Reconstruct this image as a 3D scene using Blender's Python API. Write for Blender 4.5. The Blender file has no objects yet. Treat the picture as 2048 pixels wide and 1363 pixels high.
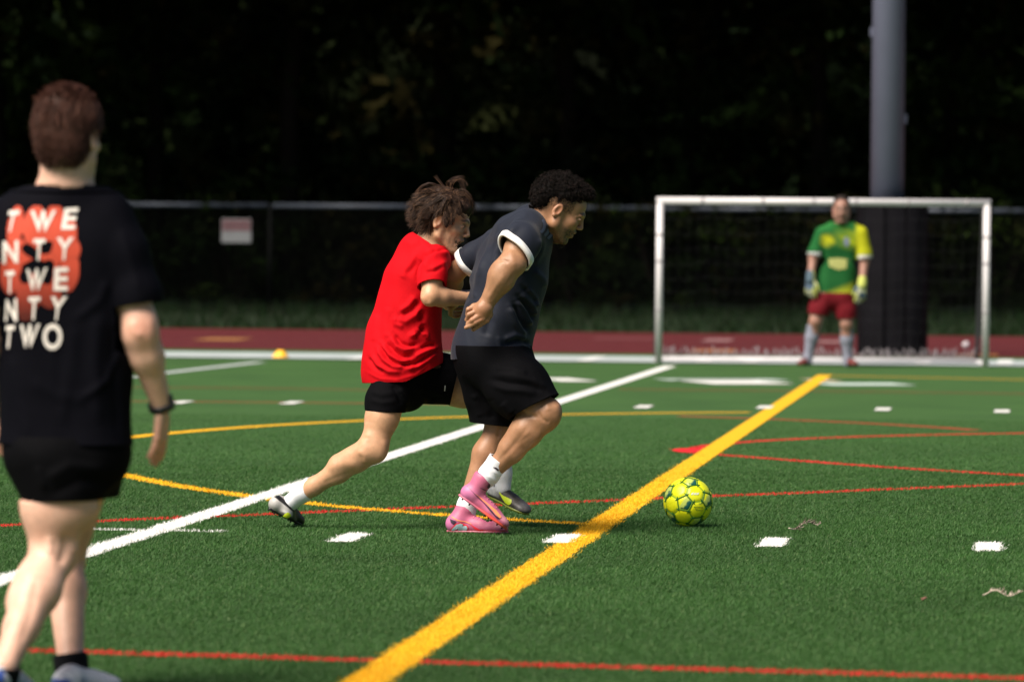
import bpy, bmesh, math
import numpy as np
from mathutils import Vector, Matrix
from mathutils.bvhtree import BVHTree
sc = bpy.context.scene
COL = sc.collection
R_ = math.radians

# ------------------------------------------------------------------ camera, world, sun, exposure
CAM_H, FPX, ROLL = 1.296, 10000.0, 0.0080
PITCH = math.atan((681.5 - 473.0) / FPX)
_r0 = np.array([1.0, 0, 0]); _f = np.array([0, math.cos(PITCH), -math.sin(PITCH)]); _u0 = np.array([0, math.sin(PITCH), math.cos(PITCH)])
CR = math.cos(ROLL) * _r0 + math.sin(ROLL) * _u0
CU = -math.sin(ROLL) * _r0 + math.cos(ROLL) * _u0
CF = _f
CO = np.array([0, 0, CAM_H])
cam_d = bpy.data.cameras.new('camera'); cam = bpy.data.objects.new('camera', cam_d); COL.objects.link(cam); sc.camera = cam
cam.matrix_world = Matrix([[CR[0], CU[0], -CF[0], 0], [CR[1], CU[1], -CF[1], 0], [CR[2], CU[2], -CF[2], CAM_H], [0, 0, 0, 1]])
cam_d.sensor_width = 36; cam_d.sensor_fit = 'HORIZONTAL'; cam_d.lens = FPX / 2048 * 36
cam_d.clip_start = 0.5; cam_d.clip_end = 1000
cam_d.dof.use_dof = True; cam_d.dof.focus_distance = 21.9; cam_d.dof.aperture_fstop = 3.9

SUN_DIR = Vector((-0.46, -0.44, 0.80)).normalized()      # direction TO the sun
elev = math.asin(SUN_DIR.z); azim = math.atan2(SUN_DIR.x, SUN_DIR.y)
w = bpy.data.worlds.new('World'); sc.world = w; w.use_nodes = True
nt = w.node_tree; nt.nodes.clear()
sky = nt.nodes.new('ShaderNodeTexSky'); sky.sky_type = 'NISHITA'; sky.sun_disc = False
sky.sun_elevation = elev; sky.sun_rotation = azim; sky.air_density = 1.0; sky.dust_density = 1.5
bg = nt.nodes.new('ShaderNodeBackground'); bg.inputs[1].default_value = 0.042
wo = nt.nodes.new('ShaderNodeOutputWorld'); nt.links.new(sky.outputs[0], bg.inputs[0]); nt.links.new(bg.outputs[0], wo.inputs[0])
sd = bpy.data.lights.new('sun', 'SUN'); sd.energy = 4.9; sd.angle = R_(38); sd.color = (1.0, 0.90, 0.78)
so = bpy.data.objects.new('sun', sd); COL.objects.link(so); so.rotation_euler = SUN_DIR.to_track_quat('Z', 'Y').to_euler()
sc.view_settings.view_transform = 'Standard'; sc.view_settings.look = 'None'; sc.view_settings.exposure = 0.72
sc.view_settings.gamma = 1.0; sc.view_settings.use_curve_mapping = False
sc.render.engine = 'CYCLES'
try:
    sc.cycles.use_denoising = True; sc.cycles.max_bounces = 6; sc.cycles.transparent_max_bounces = 6
except Exception: pass

# ------------------------------------------------------------------ photograph <-> world
def ray(px, py):
    return CF * FPX + CR * (px - 1024.0) + CU * (681.5 - py)
def P(px, py, Y):
    d = ray(px, py); return CO + d * (Y / d[1])
def G(px, py, z=0.0):
    d = ray(px, py); return CO + d * ((z - CAM_H) / d[2])
def PX(V):
    D = np.asarray(V) - CO; k = FPX / (D @ CF)
    return np.stack([1024 + (D @ CR) * k, 681.5 - (D @ CU) * k], -1)

# ------------------------------------------------------------------ objects
def obj(name, me, mat=None, parent=None):
    o = bpy.data.objects.new(name, me); COL.objects.link(o)
    if mat is not None:
        me.materials.clear(); me.materials.append(mat)
    if parent is not None: o.parent = parent
    return o
def tag(o, label=None, cat=None, group=None, kind=None):
    if label: o['label'] = label
    if cat: o['category'] = cat
    if group: o['group'] = group
    if kind: o['kind'] = kind
    return o
def empty(name, loc=(0, 0, 0)):
    o = bpy.data.objects.new(name, None); COL.objects.link(o); o.empty_display_size = .1
    o.location = loc; return o
def adopt(root, parts):
    inv = Matrix.Translation(root.location).inverted()
    for p in parts:
        p.parent = root; p.matrix_parent_inverse = inv
def mesh_np(name, V, faces, cols=None, smooth=True):
    """faces: (n,k) int array (k = 3 or 4), or a list of such arrays"""
    me = bpy.data.meshes.new(name)
    if not isinstance(faces, (list, tuple)): faces = [faces]
    faces = [np.asarray(f, dtype=np.int32) for f in faces if len(f)]
    V = np.asarray(V, dtype=np.float32)
    me.vertices.add(len(V)); me.vertices.foreach_set('co', V.ravel())
    nf = sum(len(f) for f in faces); nl = sum(f.size for f in faces)
    me.loops.add(nl); me.polygons.add(nf)
    me.loops.foreach_set('vertex_index', np.concatenate([f.ravel() for f in faces]))
    tot = np.concatenate([np.full(len(f), f.shape[1], np.int32) for f in faces])
    me.polygons.foreach_set('loop_start', np.concatenate([[0], np.cumsum(tot)[:-1]]).astype(np.int32))
    me.polygons.foreach_set('loop_total', tot)
    me.polygons.foreach_set('use_smooth', np.full(nf, smooth))
    if cols is not None: set_col(me, cols)
    me.update(); me.validate()
    return me
def set_col(me, cols):
    a = me.color_attributes.get('tint') or me.color_attributes.new('tint', 'FLOAT_COLOR', 'POINT')
    c = np.ones((len(me.vertices), 4), np.float32); c[:, :3] = cols
    a.data.foreach_set('color', c.ravel())
def coords(me):
    V = np.empty(len(me.vertices) * 3, np.float32); me.vertices.foreach_get('co', V); return V.reshape(-1, 3).astype(np.float64)
def normals(me):
    V = np.empty(len(me.vertices) * 3, np.float32); me.vertices.foreach_get('normal', V); return V.reshape(-1, 3).astype(np.float64)
def set_coords(me, V):
    me.vertices.foreach_set('co', np.asarray(V, np.float32).ravel()); me.update()
def srgb(r, g, b):
    f = lambda c: (c / 255 / 12.92) if c / 255 <= .04045 else ((c / 255 + .055) / 1.055) ** 2.4
    return (f(r), f(g), f(b))

# ------------------------------------------------------------------ noise
def _hash(i, j, k, s):
    n = (i * 374761393 + j * 668265263 + k * 2147483647 + s * 1274126177) & 0xffffffff
    n = ((n ^ (n >> 13)) * 1274126177) & 0xffffffff
    return ((n ^ (n >> 16)) & 0xffff) / 65535.0
def vnoise(Pt, freq=1.0, seed=0):
    Q = np.asarray(Pt, dtype=np.float64) * freq; I = np.floor(Q).astype(np.int64); F = Q - I; F = F * F * (3 - 2 * F)
    r = 0
    for a in (0, 1):
        for b in (0, 1):
            for c in (0, 1):
                wgt = (F[:, 0] if a else 1 - F[:, 0]) * (F[:, 1] if b else 1 - F[:, 1]) * (F[:, 2] if c else 1 - F[:, 2])
                r = r + wgt * _hash(I[:, 0] + a, I[:, 1] + b, I[:, 2] + c, seed)
    return r * 2 - 1

# ------------------------------------------------------------------ materials
MATS = {}
def mat(name, base=(.5, .5, .5), rough=.6, tint=False, noise=0.0, nscale=30, bump=0.0, bscale=200, spec=.5, sss=0.0,
        metal=0.0, base2=None, sheen=0.0, trans=0.0, stretch=None):
    if name in MATS: return MATS[name]
    m = bpy.data.materials.new(name); m.use_nodes = True; nt = m.node_tree; N = nt.nodes; L = nt.links
    b = N['Principled BSDF']; b.inputs['Roughness'].default_value = rough; b.inputs['Metallic'].default_value = metal
    b.inputs['Specular IOR Level'].default_value = spec
    if sheen:
        b.inputs['Sheen Weight'].default_value = sheen; b.inputs['Sheen Roughness'].default_value = .5
    if sss:
        b.inputs['Subsurface Weight'].default_value = sss; b.inputs['Subsurface Radius'].default_value = (1, .35, .2); b.inputs['Subsurface Scale'].default_value = .02
    tc = N.new('ShaderNodeTexCoord'); src = tc.outputs['Object']
    if stretch:
        mp = N.new('ShaderNodeMapping'); mp.inputs['Scale'].default_value = stretch; L.new(src, mp.inputs[0]); src = mp.outputs[0]
    if tint:
        a = N.new('ShaderNodeAttribute'); a.attribute_name = 'tint'; c = a.outputs['Color']
    else:
        rgb = N.new('ShaderNodeRGB'); rgb.outputs[0].default_value = (*base, 1); c = rgb.outputs[0]
    if noise or base2:
        n = N.new('ShaderNodeTexNoise'); n.inputs['Scale'].default_value = nscale; n.inputs['Detail'].default_value = 5; n.inputs['Roughness'].default_value = .6
        L.new(src, n.inputs['Vector'])
        if base2:
            cr = N.new('ShaderNodeValToRGB'); cr.color_ramp.elements[0].position = .38; cr.color_ramp.elements[1].position = .62
            L.new(n.outputs[0], cr.inputs[0]); mx = N.new('ShaderNodeMix'); mx.data_type = 'RGBA'
            L.new(cr.outputs[0], mx.inputs[0]); L.new(c, mx.inputs[6]); mx.inputs[7].default_value = (*base2, 1); c = mx.outputs[2]
        if noise:
            mr = N.new('ShaderNodeMapRange'); mr.inputs['From Min'].default_value = .25; mr.inputs['From Max'].default_value = .75
            mr.inputs['To Min'].default_value = 1 - noise; mr.inputs['To Max'].default_value = 1 + noise; L.new(n.outputs[0], mr.inputs[0])
            vm = N.new('ShaderNodeVectorMath'); vm.operation = 'SCALE'; L.new(c, vm.inputs[0]); L.new(mr.outputs[0], vm.inputs['Scale']); c = vm.outputs[0]
    L.new(c, b.inputs['Base Color'])
    if bump:
        n2 = N.new('ShaderNodeTexNoise'); n2.inputs['Scale'].default_value = bscale; n2.inputs['Detail'].default_value = 3; L.new(src, n2.inputs['Vector'])
        bp = N.new('ShaderNodeBump'); bp.inputs['Strength'].default_value = bump; bp.inputs['Distance'].default_value = .004
        L.new(n2.outputs[0], bp.inputs['Height']); L.new(bp.outputs[0], b.inputs['Normal'])
    if trans:
        t = N.new('ShaderNodeBsdfTranslucent'); L.new(c, t.inputs[0]); mxs = N.new('ShaderNodeMixShader'); mxs.inputs[0].default_value = trans
        out = N['Material Output']; L.new(b.outputs[0], mxs.inputs[1]); L.new(t.outputs[0], mxs.inputs[2]); L.new(mxs.outputs[0], out.inputs[0])
    MATS[name] = m; return m

# ------------------------------------------------------------------ simple solids
def box_vf(c, s, R=None):
    c = np.asarray(c, float); s = np.asarray(s, float) / 2
    V = np.array([[x, y, z] for x in (-1, 1) for y in (-1, 1) for z in (-1, 1)], float) * s
    if R is not None: V = V @ np.asarray(R).T
    F = np.array([[0, 1, 3, 2], [4, 6, 7, 5], [0, 4, 5, 1], [2, 3, 7, 6], [0, 2, 6, 4], [1, 5, 7, 3]])
    return V + c, F
class MB:
    def __init__(s): s.V = []; s.Q = []; s.T = []; s.n = 0; s.C = []
    def add(s, V, F, col=None):
        F = np.asarray(F); (s.Q if F.shape[1] == 4 else s.T).append(F + s.n); s.V.append(np.asarray(V, float)); s.n += len(V)
        if col is not None: s.C.append(np.broadcast_to(np.asarray(col, float), (len(V), 3)))
        return s
    def box(s, c, sz, R=None, col=None): return s.add(*box_vf(c, sz, R), col=col)
    def tube(s, pts, rad, n=8, caps=True, col=None):
        pts = np.asarray(pts, float); m = len(pts); rad = np.broadcast_to(np.asarray(rad, float), (m,))
        T = np.gradient(pts, axis=0); T /= np.linalg.norm(T, axis=1)[:, None] + 1e-12
        ref = np.array([0, 0, 1.0]) if abs(T[0, 2]) < .9 else np.array([1.0, 0, 0])
        A = np.cross(T, ref); A /= np.linalg.norm(A, axis=1)[:, None] + 1e-12; B = np.cross(T, A)
        th = np.arange(n) * 2 * np.pi / n
        V = (pts[:, None] + rad[:, None, None] * (A[:, None] * np.cos(th)[None, :, None] + B[:, None] * np.sin(th)[None, :, None])).reshape(-1, 3)
        i = np.arange(m - 1)[:, None] * n; j = np.arange(n)[None]; k = (j + 1) % n
        F = np.stack([i + j, i + k, i + n + k, i + n + j], -1).reshape(-1, 4)
        if caps:
            V = np.vstack([V, pts[0], pts[-1]]); a, b = m * n, m * n + 1; j = np.arange(n); k = (j + 1) % n
            T1 = np.stack([k, j, np.full(n, a)], -1); T2 = np.stack([(m - 1) * n + j, (m - 1) * n + k, np.full(n, b)], -1)
            s.add(V, F, col); s.T.append(np.vstack([T1, T2]) + s.n - len(V)); return s
        return s.add(V, F, col)
    def mesh(s, name, smooth=False):
        F = []
        if s.Q: F.append(np.vstack(s.Q))
        if s.T: F.append(np.vstack(s.T))
        return mesh_np(name, np.vstack(s.V), F, np.vstack(s.C) if s.C else None, smooth)
    def build(s, name, m=None, parent=None, smooth=False): return obj(name, s.mesh(name, smooth), m, parent)
def strands_vf(L, rad, n=3):
    """L: (N,M,3) polylines, rad: (M,) or (N,M) radii -> one tube mesh"""
    N_, M_, _ = L.shape; rad = np.broadcast_to(rad, (N_, M_))
    T = np.gradient(L, axis=1); T /= np.linalg.norm(T, axis=2)[..., None] + 1e-9
    ref = np.where(np.abs(T[..., 2:3]) < .9, np.array([0, 0, 1.0]), np.array([1.0, 0, 0]))
    A = np.cross(T, ref); A /= np.linalg.norm(A, axis=2)[..., None] + 1e-9; B = np.cross(T, A)
    th = np.arange(n) * 2 * np.pi / n
    V = L[:, :, None] + rad[..., None, None] * (A[:, :, None] * np.cos(th)[:, None] + B[:, :, None] * np.sin(th)[:, None])
    s_ = np.arange(N_)[:, None, None] * (M_ * n); i = np.arange(M_ - 1)[None, :, None] * n; j = np.arange(n)[None, None]; k = (j + 1) % n
    F = np.stack([s_ + i + j, s_ + i + k, s_ + i + n + k, s_ + i + n + j], -1).reshape(-1, 4)
    return V.reshape(-1, 3), F

# ------------------------------------------------------------------ implicit surfaces (bodies, clothes, shoes)
def unit(v): v = np.asarray(v, float); return v / (np.linalg.norm(v) + 1e-12)
def op_dist(kind, prm, X, Y, Z):
    if kind == 'cap':
        a, b, ra, rb, flat = prm; ab = b - a; L2 = ab @ ab + 1e-12
        px, py, pz = X - a[0], Y - a[1], Z - a[2]
        t = np.clip((px * ab[0] + py * ab[1] + pz * ab[2]) / L2, 0, 1)
        qx, qy, qz = px - t * ab[0], py - t * ab[1], pz - t * ab[2]
        if flat is not None:
            n, f = flat; e = (qx * n[0] + qy * n[1] + qz * n[2]) * (f - 1)
            qx, qy, qz = qx + e * n[0], qy + e * n[1], qz + e * n[2]
        d = np.sqrt(qx * qx + qy * qy + qz * qz) - (ra + (rb - ra) * t)
    elif kind == 'ell':
        c, r, R = prm; px, py, pz = X - c[0], Y - c[1], Z - c[2]
        q = [(px * R[0, i] + py * R[1, i] + pz * R[2, i]) / r[i] for i in range(3)]
        k0 = np.sqrt(q[0] ** 2 + q[1] ** 2 + q[2] ** 2)
        k1 = np.sqrt((q[0] / r[0]) ** 2 + (q[1] / r[1]) ** 2 + (q[2] / r[2]) ** 2) + 1e-6
        d = k0 * (k0 - 1) / k1
    else:
        co, no, c, rad = prm
        d = (X - co[0]) * -no[0] + (Y - co[1]) * -no[1] + (Z - co[2]) * -no[2]
        rr = np.sqrt((X - c[0]) ** 2 + (Y - c[1]) ** 2 + (Z - c[2]) ** 2)
        d = np.maximum(d, rr - rad)
    return d
def smin_into(B, d, k, sub):
    if sub:
        hh = np.clip(.5 + .5 * (-d - B) / k, 0, 1); return B * (1 - hh) - d * hh + k * hh * (1 - hh)
    hh = np.clip(.5 + .5 * (B - d) / k, 0, 1); return B * (1 - hh) + d * hh - k * hh * (1 - hh)
def sdf_at(S, Pt):
    D = np.full(len(Pt), .5)
    for kind, l, h, prm, k, sub in S.ops:
        D = smin_into(D, op_dist(kind, prm, Pt[:, 0], Pt[:, 1], Pt[:, 2]), k, sub)
    return D
COVER = {}
def tuck(body, clothes, free=(), lim=.06, margin=.012):
    """press the skin in under the clothes that cover it; free: (a, b, r) capsules of bare skin"""
    me = body.data; V = coords(me); ok0 = np.ones(len(V), bool)
    for a, b, r in free: ok0 &= op_dist('cap', (np.asarray(a), np.asarray(b), r, r, None), V[:, 0], V[:, 1], V[:, 2]) > 0
    for c in clothes:
        S, cuts = COVER[c.name]; ok = ok0.copy()
        for cut in cuts:
            co, no, ce, rad = cut[:4]; m_ = (((V - co) @ unit(no)) > -.004) & (np.linalg.norm(V - ce, axis=1) < rad + .06)
            if len(cut) > 4: m_ &= ((V - cut[4]) @ np.asarray(cut[5])) > -.005
            ok &= ~m_
        idx = np.nonzero(ok)[0]
        for _ in range(3):
            q = V[idx]; d = sdf_at(S, q); m = (d > -margin) & (d < lim)
            if not m.any(): break
            qi = q[m]; h = 2e-3; g = np.stack([sdf_at(S, qi + h * e) - sdf_at(S, qi - h * e) for e in np.eye(3)], -1)
            gl = np.linalg.norm(g, axis=1) / (2 * h) + 1e-6; g = g / (np.linalg.norm(g, axis=1)[:, None] + 1e-9)
            V[idx[m]] = qi - g * ((d[m] + margin) / np.maximum(gl, .6))[:, None]
    set_coords(me, V)
class Sdf:
    def __init__(s): s.ops = []
    def cap(s, a, b, ra, rb=None, k=.015, flat=None, sub=False):
        a = np.asarray(a, float); b = np.asarray(b, float); rb = ra if rb is None else rb; r = max(ra, rb)
        s.ops.append(('cap', np.minimum(a, b) - r, np.maximum(a, b) + r, (a, b, ra, rb, flat), k, sub)); return s
    def chain(s, pts, rads, k=.02, flat=None):
        for i in range(len(pts) - 1): s.cap(pts[i], pts[i + 1], rads[i], rads[i + 1], k, flat)
        return s
    def ell(s, c, r, R=None, k=.015, sub=False):
        c = np.asarray(c, float); r = np.asarray(r, float); R = np.eye(3) if R is None else np.asarray(R)
        ext = np.sqrt(((R * r[None]) ** 2).sum(1))
        s.ops.append(('ell', c - ext, c + ext, (c, r, R), k, sub)); return s
    def half(s, co, no, center, rad, k=.004):
        """cut away what lies beyond the plane (no points outwards), inside a sphere"""
        c = np.asarray(center, float); s.ops.append(('half', c - rad, c + rad, (np.asarray(co, float), unit(no), c, rad), k, True)); return s
    def mesh(s, vox=.006, fine=(), smooth=1):
        un = [o for o in s.ops if not o[5]]
        lo = np.min([o[1] for o in un], 0) - 3 * vox; hi = np.max([o[2] for o in un], 0) + 3 * vox
        ax = []
        for d in range(3):
            x = lo[d]; a = [x]
            while x < hi[d]:
                h = vox
                for (c, hs, v2) in fine:
                    if abs(x - c[d]) < hs: h = min(h, v2)
                x += h; a.append(x)
            ax.append(np.array(a))
        D = np.full([len(a) for a in ax], .5, np.float32)
        for kind, l, h, prm, k, sub in s.ops:
            m = max(k, 3 * vox) + vox
            sl = tuple(slice(max(0, np.searchsorted(ax[d], l[d] - m) - 1), np.searchsorted(ax[d], h[d] + m) + 1) for d in range(3))
            X = ax[0][sl[0]][:, None, None].astype(np.float32); Y = ax[1][sl[1]][None, :, None].astype(np.float32); Z = ax[2][sl[2]][None, None].astype(np.float32)
            if X.size == 0 or Y.size == 0 or Z.size == 0: continue
            d = op_dist(kind, prm, X, Y, Z)
            B = D[sl]
            D[sl] = smin_into(B, d, k, sub)
        V, F = surface_nets(D, ax)
        if smooth: V = relax(V, F, smooth)
        return V, F
def relax(V, F, it=1, lam=.5):
    E = np.vstack([F[:, [0, 1]], F[:, [1, 2]], F[:, [2, 3]], F[:, [3, 0]]]); n = len(V)
    cnt = np.bincount(E.ravel(), minlength=n)[:, None] + 1e-9
    for _ in range(it):
        S = np.stack([np.bincount(E[:, 0], V[E[:, 1], d], n) + np.bincount(E[:, 1], V[E[:, 0], d], n) for d in range(3)], -1)
        V = V + lam * (S / cnt - V)
    return V
def surface_nets(D, ax):
    I = D < 0
    s = np.zeros(tuple(n - 1 for n in D.shape), np.int8)
    for a in (0, 1):
        for b in (0, 1):
            for c in (0, 1):
                s += I[a:D.shape[0] - 1 + a, b:D.shape[1] - 1 + b, c:D.shape[2] - 1 + c]
    i, j, k = np.nonzero((s > 0) & (s < 8)); n = len(i)
    idm = np.full(s.shape, -1, np.int32); idm[i, j, k] = np.arange(n)
    cor = [(a, b, c) for a in (0, 1) for b in (0, 1) for c in (0, 1)]
    vals = [D[i + a, j + b, k + c] for a, b, c in cor]
    acc = np.zeros((n, 3)); cnt = np.zeros(n)
    for p in range(8):
        for q in range(p + 1, 8):
            dv = np.array(cor[q]) - np.array(cor[p])
            if np.abs(dv).sum() != 1: continue
            a, b = vals[p], vals[q]; x = (a < 0) != (b < 0); t = np.where(x, a / np.where(x, a - b, 1), 0)
            acc += x[:, None] * (np.array(cor[p])[None] + t[:, None] * dv[None]); cnt += x
    acc /= cnt[:, None]
    V = np.stack([np.interp(g + acc[:, d], np.arange(len(ax[d])), ax[d]) for d, g in enumerate((i, j, k))], -1)
    Fs = []
    for d in range(3):
        e, f = (d + 1) % 3, (d + 2) % 3
        lo = [slice(None)] * 3; hi = [slice(None)] * 3
        lo[d] = slice(0, -1); hi[d] = slice(1, None)
        A, B = I[tuple(lo)], I[tuple(hi)]
        g = np.stack(np.nonzero(A != B), -1)
        g = g[(g[:, e] > 0) & (g[:, f] > 0) & (g[:, e] < s.shape[e]) & (g[:, f] < s.shape[f])]
        ins = A[tuple(g.T)]
        def cid(de, df):
            h = g.copy(); h[:, e] += de; h[:, f] += df; return idm[tuple(h.T)]
        q = np.stack([cid(-1, -1), cid(0, -1), cid(0, 0), cid(-1, 0)], -1)
        q[~ins] = q[~ins][:, ::-1]
        Fs.append(q)
    F = np.vstack(Fs); F = F[(F >= 0).all(1)]
    return V, F
def frame(f, up):
    """columns: forward, left, up"""
    f = unit(f); l = unit(np.cross(up, f)); u = np.cross(f, l); return np.stack([f, l, u], 1)

# fold lines: polylines in photograph coordinates, carved as real relief into the side that faces the camera
def poly_dist(Q, pts):
    pts = np.asarray(pts, float); best = np.full(len(Q), 1e9); along = np.zeros(len(Q)); n = len(pts) - 1
    for i in range(n):
        a, b = pts[i], pts[i + 1]; ab = b - a; t = np.clip(((Q - a) @ ab) / (ab @ ab + 1e-9), 0, 1)
        d = np.linalg.norm(Q - a - t[:, None] * ab, axis=1); m = d < best; best[m] = d[m]; along[m] = (i + t[m]) / n
    return best, along
def carve(V, N_, folds):
    """folds: (pts, depth m (+ out), half width px)"""
    Q = PX(V); view = unit(CO - V.mean(0)); face = np.clip((N_ @ view) * 2.0, 0, 1); disp = np.zeros(len(V))
    for pts, amp, wd in folds:
        d, t = poly_dist(Q, pts); taper = np.clip(np.sin(np.pi * np.clip(t, .03, .97)) * 2.2, 0, 1)
        disp += amp * np.exp(-(d / wd) ** 2) * taper
    return V + N_ * (disp * face)[:, None]
def trim(me, cuts):
    """cuts: (plane point, outward normal, centre, radius) -> clean open hems"""
    bm = bmesh.new(); bm.from_mesh(me)
    for cut in cuts:
        co, no, c, r = cut[:4]; co, no, c = Vector(co), Vector(unit(no)), Vector(c)
        co2, no2 = (Vector(cut[4]), Vector(cut[5])) if len(cut) > 4 else (Vector((0, 0, 0)), Vector((0, 0, 0)))
        def near_(f):
            q = f.calc_center_median(); return (q - c).length < r and (len(cut) < 5 or (q - co2).dot(no2) > 0)
        fs = [f for f in bm.faces if near_(f)]
        es = set(e for f in fs for e in f.edges); vs = set(v for f in fs for v in f.verts)
        bmesh.ops.bisect_plane(bm, geom=list(vs) + list(es) + fs, plane_co=co, plane_no=no, dist=1e-5)
        dead = [f for f in bm.faces if (f.calc_center_median() - c).length < r + .02 and (len(cut) < 5 or (f.calc_center_median() - co2).dot(no2) > 0) and (f.calc_center_median() - co).dot(no) > 0]
        bmesh.ops.delete(bm, geom=dead, context='FACES')
    # hem thickness
    be = [e for e in bm.edges if e.is_boundary]
    if be:
        r_ = bmesh.ops.extrude_edge_only(bm, edges=be); nv = [v for v in r_['geom'] if isinstance(v, bmesh.types.BMVert)]
        bm.normal_update()
        for v in nv:
            src = [e.other_vert(v) for e in v.link_edges if e.other_vert(v) not in nv]
            if src: v.co = v.co - src[0].normal * .006
    bm.to_mesh(me); bm.free(); me.update()
def bvh_of(objs):
    V = []; F = []; n = 0
    for o in objs:
        me = o.data; v = coords(me); V += [Vector(x) for x in v]; F += [tuple(i + n for i in p.vertices) for p in me.polygons]; n += len(v)
    return BVHTree.FromPolygons(V, F)
def project_pts(bvh, pts, off=.0025):
    """photo points -> points lying on the surface of a thing"""
    out = []; ok = []
    for x, y in pts:
        d = Vector(unit(ray(x, y))); h, n, i, t = bvh.ray_cast(Vector(CO), d)
        if h is None: out.append((0, 0, 0)); ok.append(False)
        else:
            if n.dot(d) > 0: n = -n
            out.append(tuple(h + n * off)); ok.append(True)
    return np.array(out), np.array(ok)
def decal_poly(name, bvh, pts, mat_, parent, off=.0025, cell=3.0):
    """flat print of a closed outline (photo coordinates) laid on the surface"""
    bm = bmesh.new(); vs = [bm.verts.new((x, y, 0)) for x, y in pts]; f = bm.faces.new(vs)
    bmesh.ops.triangulate(bm, faces=[f])
    for _ in range(4):
        le = [e for e in bm.edges if e.calc_length() > cell]
        if not le: break
        bmesh.ops.subdivide_edges(bm, edges=le, cuts=1)
        bmesh.ops.triangulate(bm, faces=bm.faces[:])
    return _drop(name, bvh, bm, mat_, parent, off)
def _drop(name, bvh, bm, mat_, parent, off):
    bm.verts.index_update(); q = [(v.co.x, v.co.y) for v in bm.verts]
    W, ok = project_pts(bvh, q, off)
    F = np.array([[v.index for v in f.verts] for f in bm.faces if all(ok[v.index] for v in f.verts)])
    bm.free()
    if len(F) == 0: return None
    lab = np.arange(len(W))                                     # keep one connected piece
    for _ in range(60):
        m = lab[F].min(1); new = lab.copy(); np.minimum.at(new, F.ravel(), np.repeat(m, 3))
        if (new == lab).all(): break
        lab = new
    fl = lab[F[:, 0]]; u, n_ = np.unique(fl, return_counts=True); F = F[fl == u[np.argmax(n_)]]
    us, inv = np.unique(F, return_inverse=True); W = W[us]; F = inv.reshape(-1, 3)
    return obj(name, mesh_np(name, W, F), mat_, parent)
# ================================================================== SETTING
rng = np.random.default_rng(7)
A_DIR = np.array([1076.0, 10000.0]); A_DIR /= np.linalg.norm(A_DIR)       # up-field (away from the camera)
B_DIR = np.array([A_DIR[1], -A_DIR[0]])                                   # across, to the right
HB = 0.010                                                                # height of the blade tips above the mat
def g2(px, py): return G(px, py, HB)[:2]

def turf_mat(name, c1, c2, fibre, spec=.25):
    m = bpy.data.materials.new(name); m.use_nodes = True; nt = m.node_tree; N = nt.nodes; L = nt.links; b = N['Principled BSDF']
    geo = N.new('ShaderNodeNewGeometry'); 
    n1 = N.new('ShaderNodeTexNoise'); n1.inputs['Scale'].default_value = 1.1; n1.inputs['Detail'].default_value = 6; L.new(geo.outputs['Position'], n1.inputs['Vector'])
    mp = N.new('ShaderNodeMapping'); mp.inputs['Scale'].default_value = (90, 16, 1); L.new(geo.outputs['Position'], mp.inputs[0])
    n2 = N.new('ShaderNodeTexNoise'); n2.inputs['Scale'].default_value = 1; n2.inputs['Detail'].default_value = 6; n2.inputs['Roughness'].default_value = .8; L.new(mp.outputs[0], n2.inputs['Vector'])
    ad = N.new('ShaderNodeMath'); ad.operation = 'MULTIPLY_ADD'; L.new(n2.outputs[0], ad.inputs[0]); ad.inputs[1].default_value = fibre; 
    sc_ = N.new('ShaderNodeMath'); sc_.operation = 'MULTIPLY'; sc_.inputs[1].default_value = 1 - fibre; L.new(n1.outputs[0], sc_.inputs[0]); L.new(sc_.outputs[0], ad.inputs[2])
    cr = N.new('ShaderNodeValToRGB'); cr.color_ramp.elements[0].position = .34; cr.color_ramp.elements[1].position = .66
    cr.color_ramp.elements[0].color = (*c1, 1); cr.color_ramp.elements[1].color = (*c2, 1); L.new(ad.outputs[0], cr.inputs[0]); L.new(cr.outputs[0], b.inputs['Base Color'])
    b.inputs['Roughness'].default_value = .75; b.inputs['Specular IOR Level'].default_value = spec
    bp = N.new('ShaderNodeBump'); bp.inputs['Strength'].default_value = .5; bp.inputs['Distance'].default_value = .01; L.new(n2.outputs[0], bp.inputs['Height']); L.new(bp.outputs[0], b.inputs['Normal'])
    return m
def sheet(name, poly, z, m, **kw):
    V = np.array([[x, y, z] for x, y in poly]); me = bpy.data.meshes.new(name); me.from_pydata([tuple(v) for v in V], [], [tuple(range(len(V)))]); me.update()
    if me.polygons[0].normal.z < 0: me.flip_normals()
    return tag(obj(name, me, m), **kw)
def band(y0, y1, x0=-60, x1=60):
    """strip that runs across the view between two distances measured at the view axis"""
    q = lambda s, y: np.array([0, y]) + B_DIR * s
    return [q(x0, y0), q(x1, y0), q(x1, y1), q(x0, y1)]
def yc(py): return G(1024, py)[1]

M_SOIL = turf_mat('rough_ground', (.012, .018, .008), (.03, .04, .015), .5)
sheet('ground', [(-400, -200), (400, -200), (400, 700), (-400, 700)], -.03, M_SOIL, label='dark bare ground under and beyond the field', kind='structure')
M_TURF = turf_mat('turf_green', (.026, .070, .016), (.044, .106, .024), .45)
Y_SIDE0, Y_SIDE1, Y_TRK0, Y_TRK1 = yc(723.0), yc(711.5), yc(704.5), yc(663)
sheet('turf_field', band(-30, Y_TRK0 - .01), 0, M_TURF, label='green artificial turf field with painted lines', kind='structure')
M_TRACK = mat('track_rubber', (.076, .0095, .0120), .85, noise=.25, nscale=6, bump=.3, bscale=120, spec=.2)
sheet('running_track', band(Y_TRK0, Y_TRK1), .004, M_TRACK, label='dark red rubber running track beyond the turf', kind='structure')
M_VERGE = turf_mat('verge_grass', (.004, .013, .0035), (.008, .023, .005), .4, .05)
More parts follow.
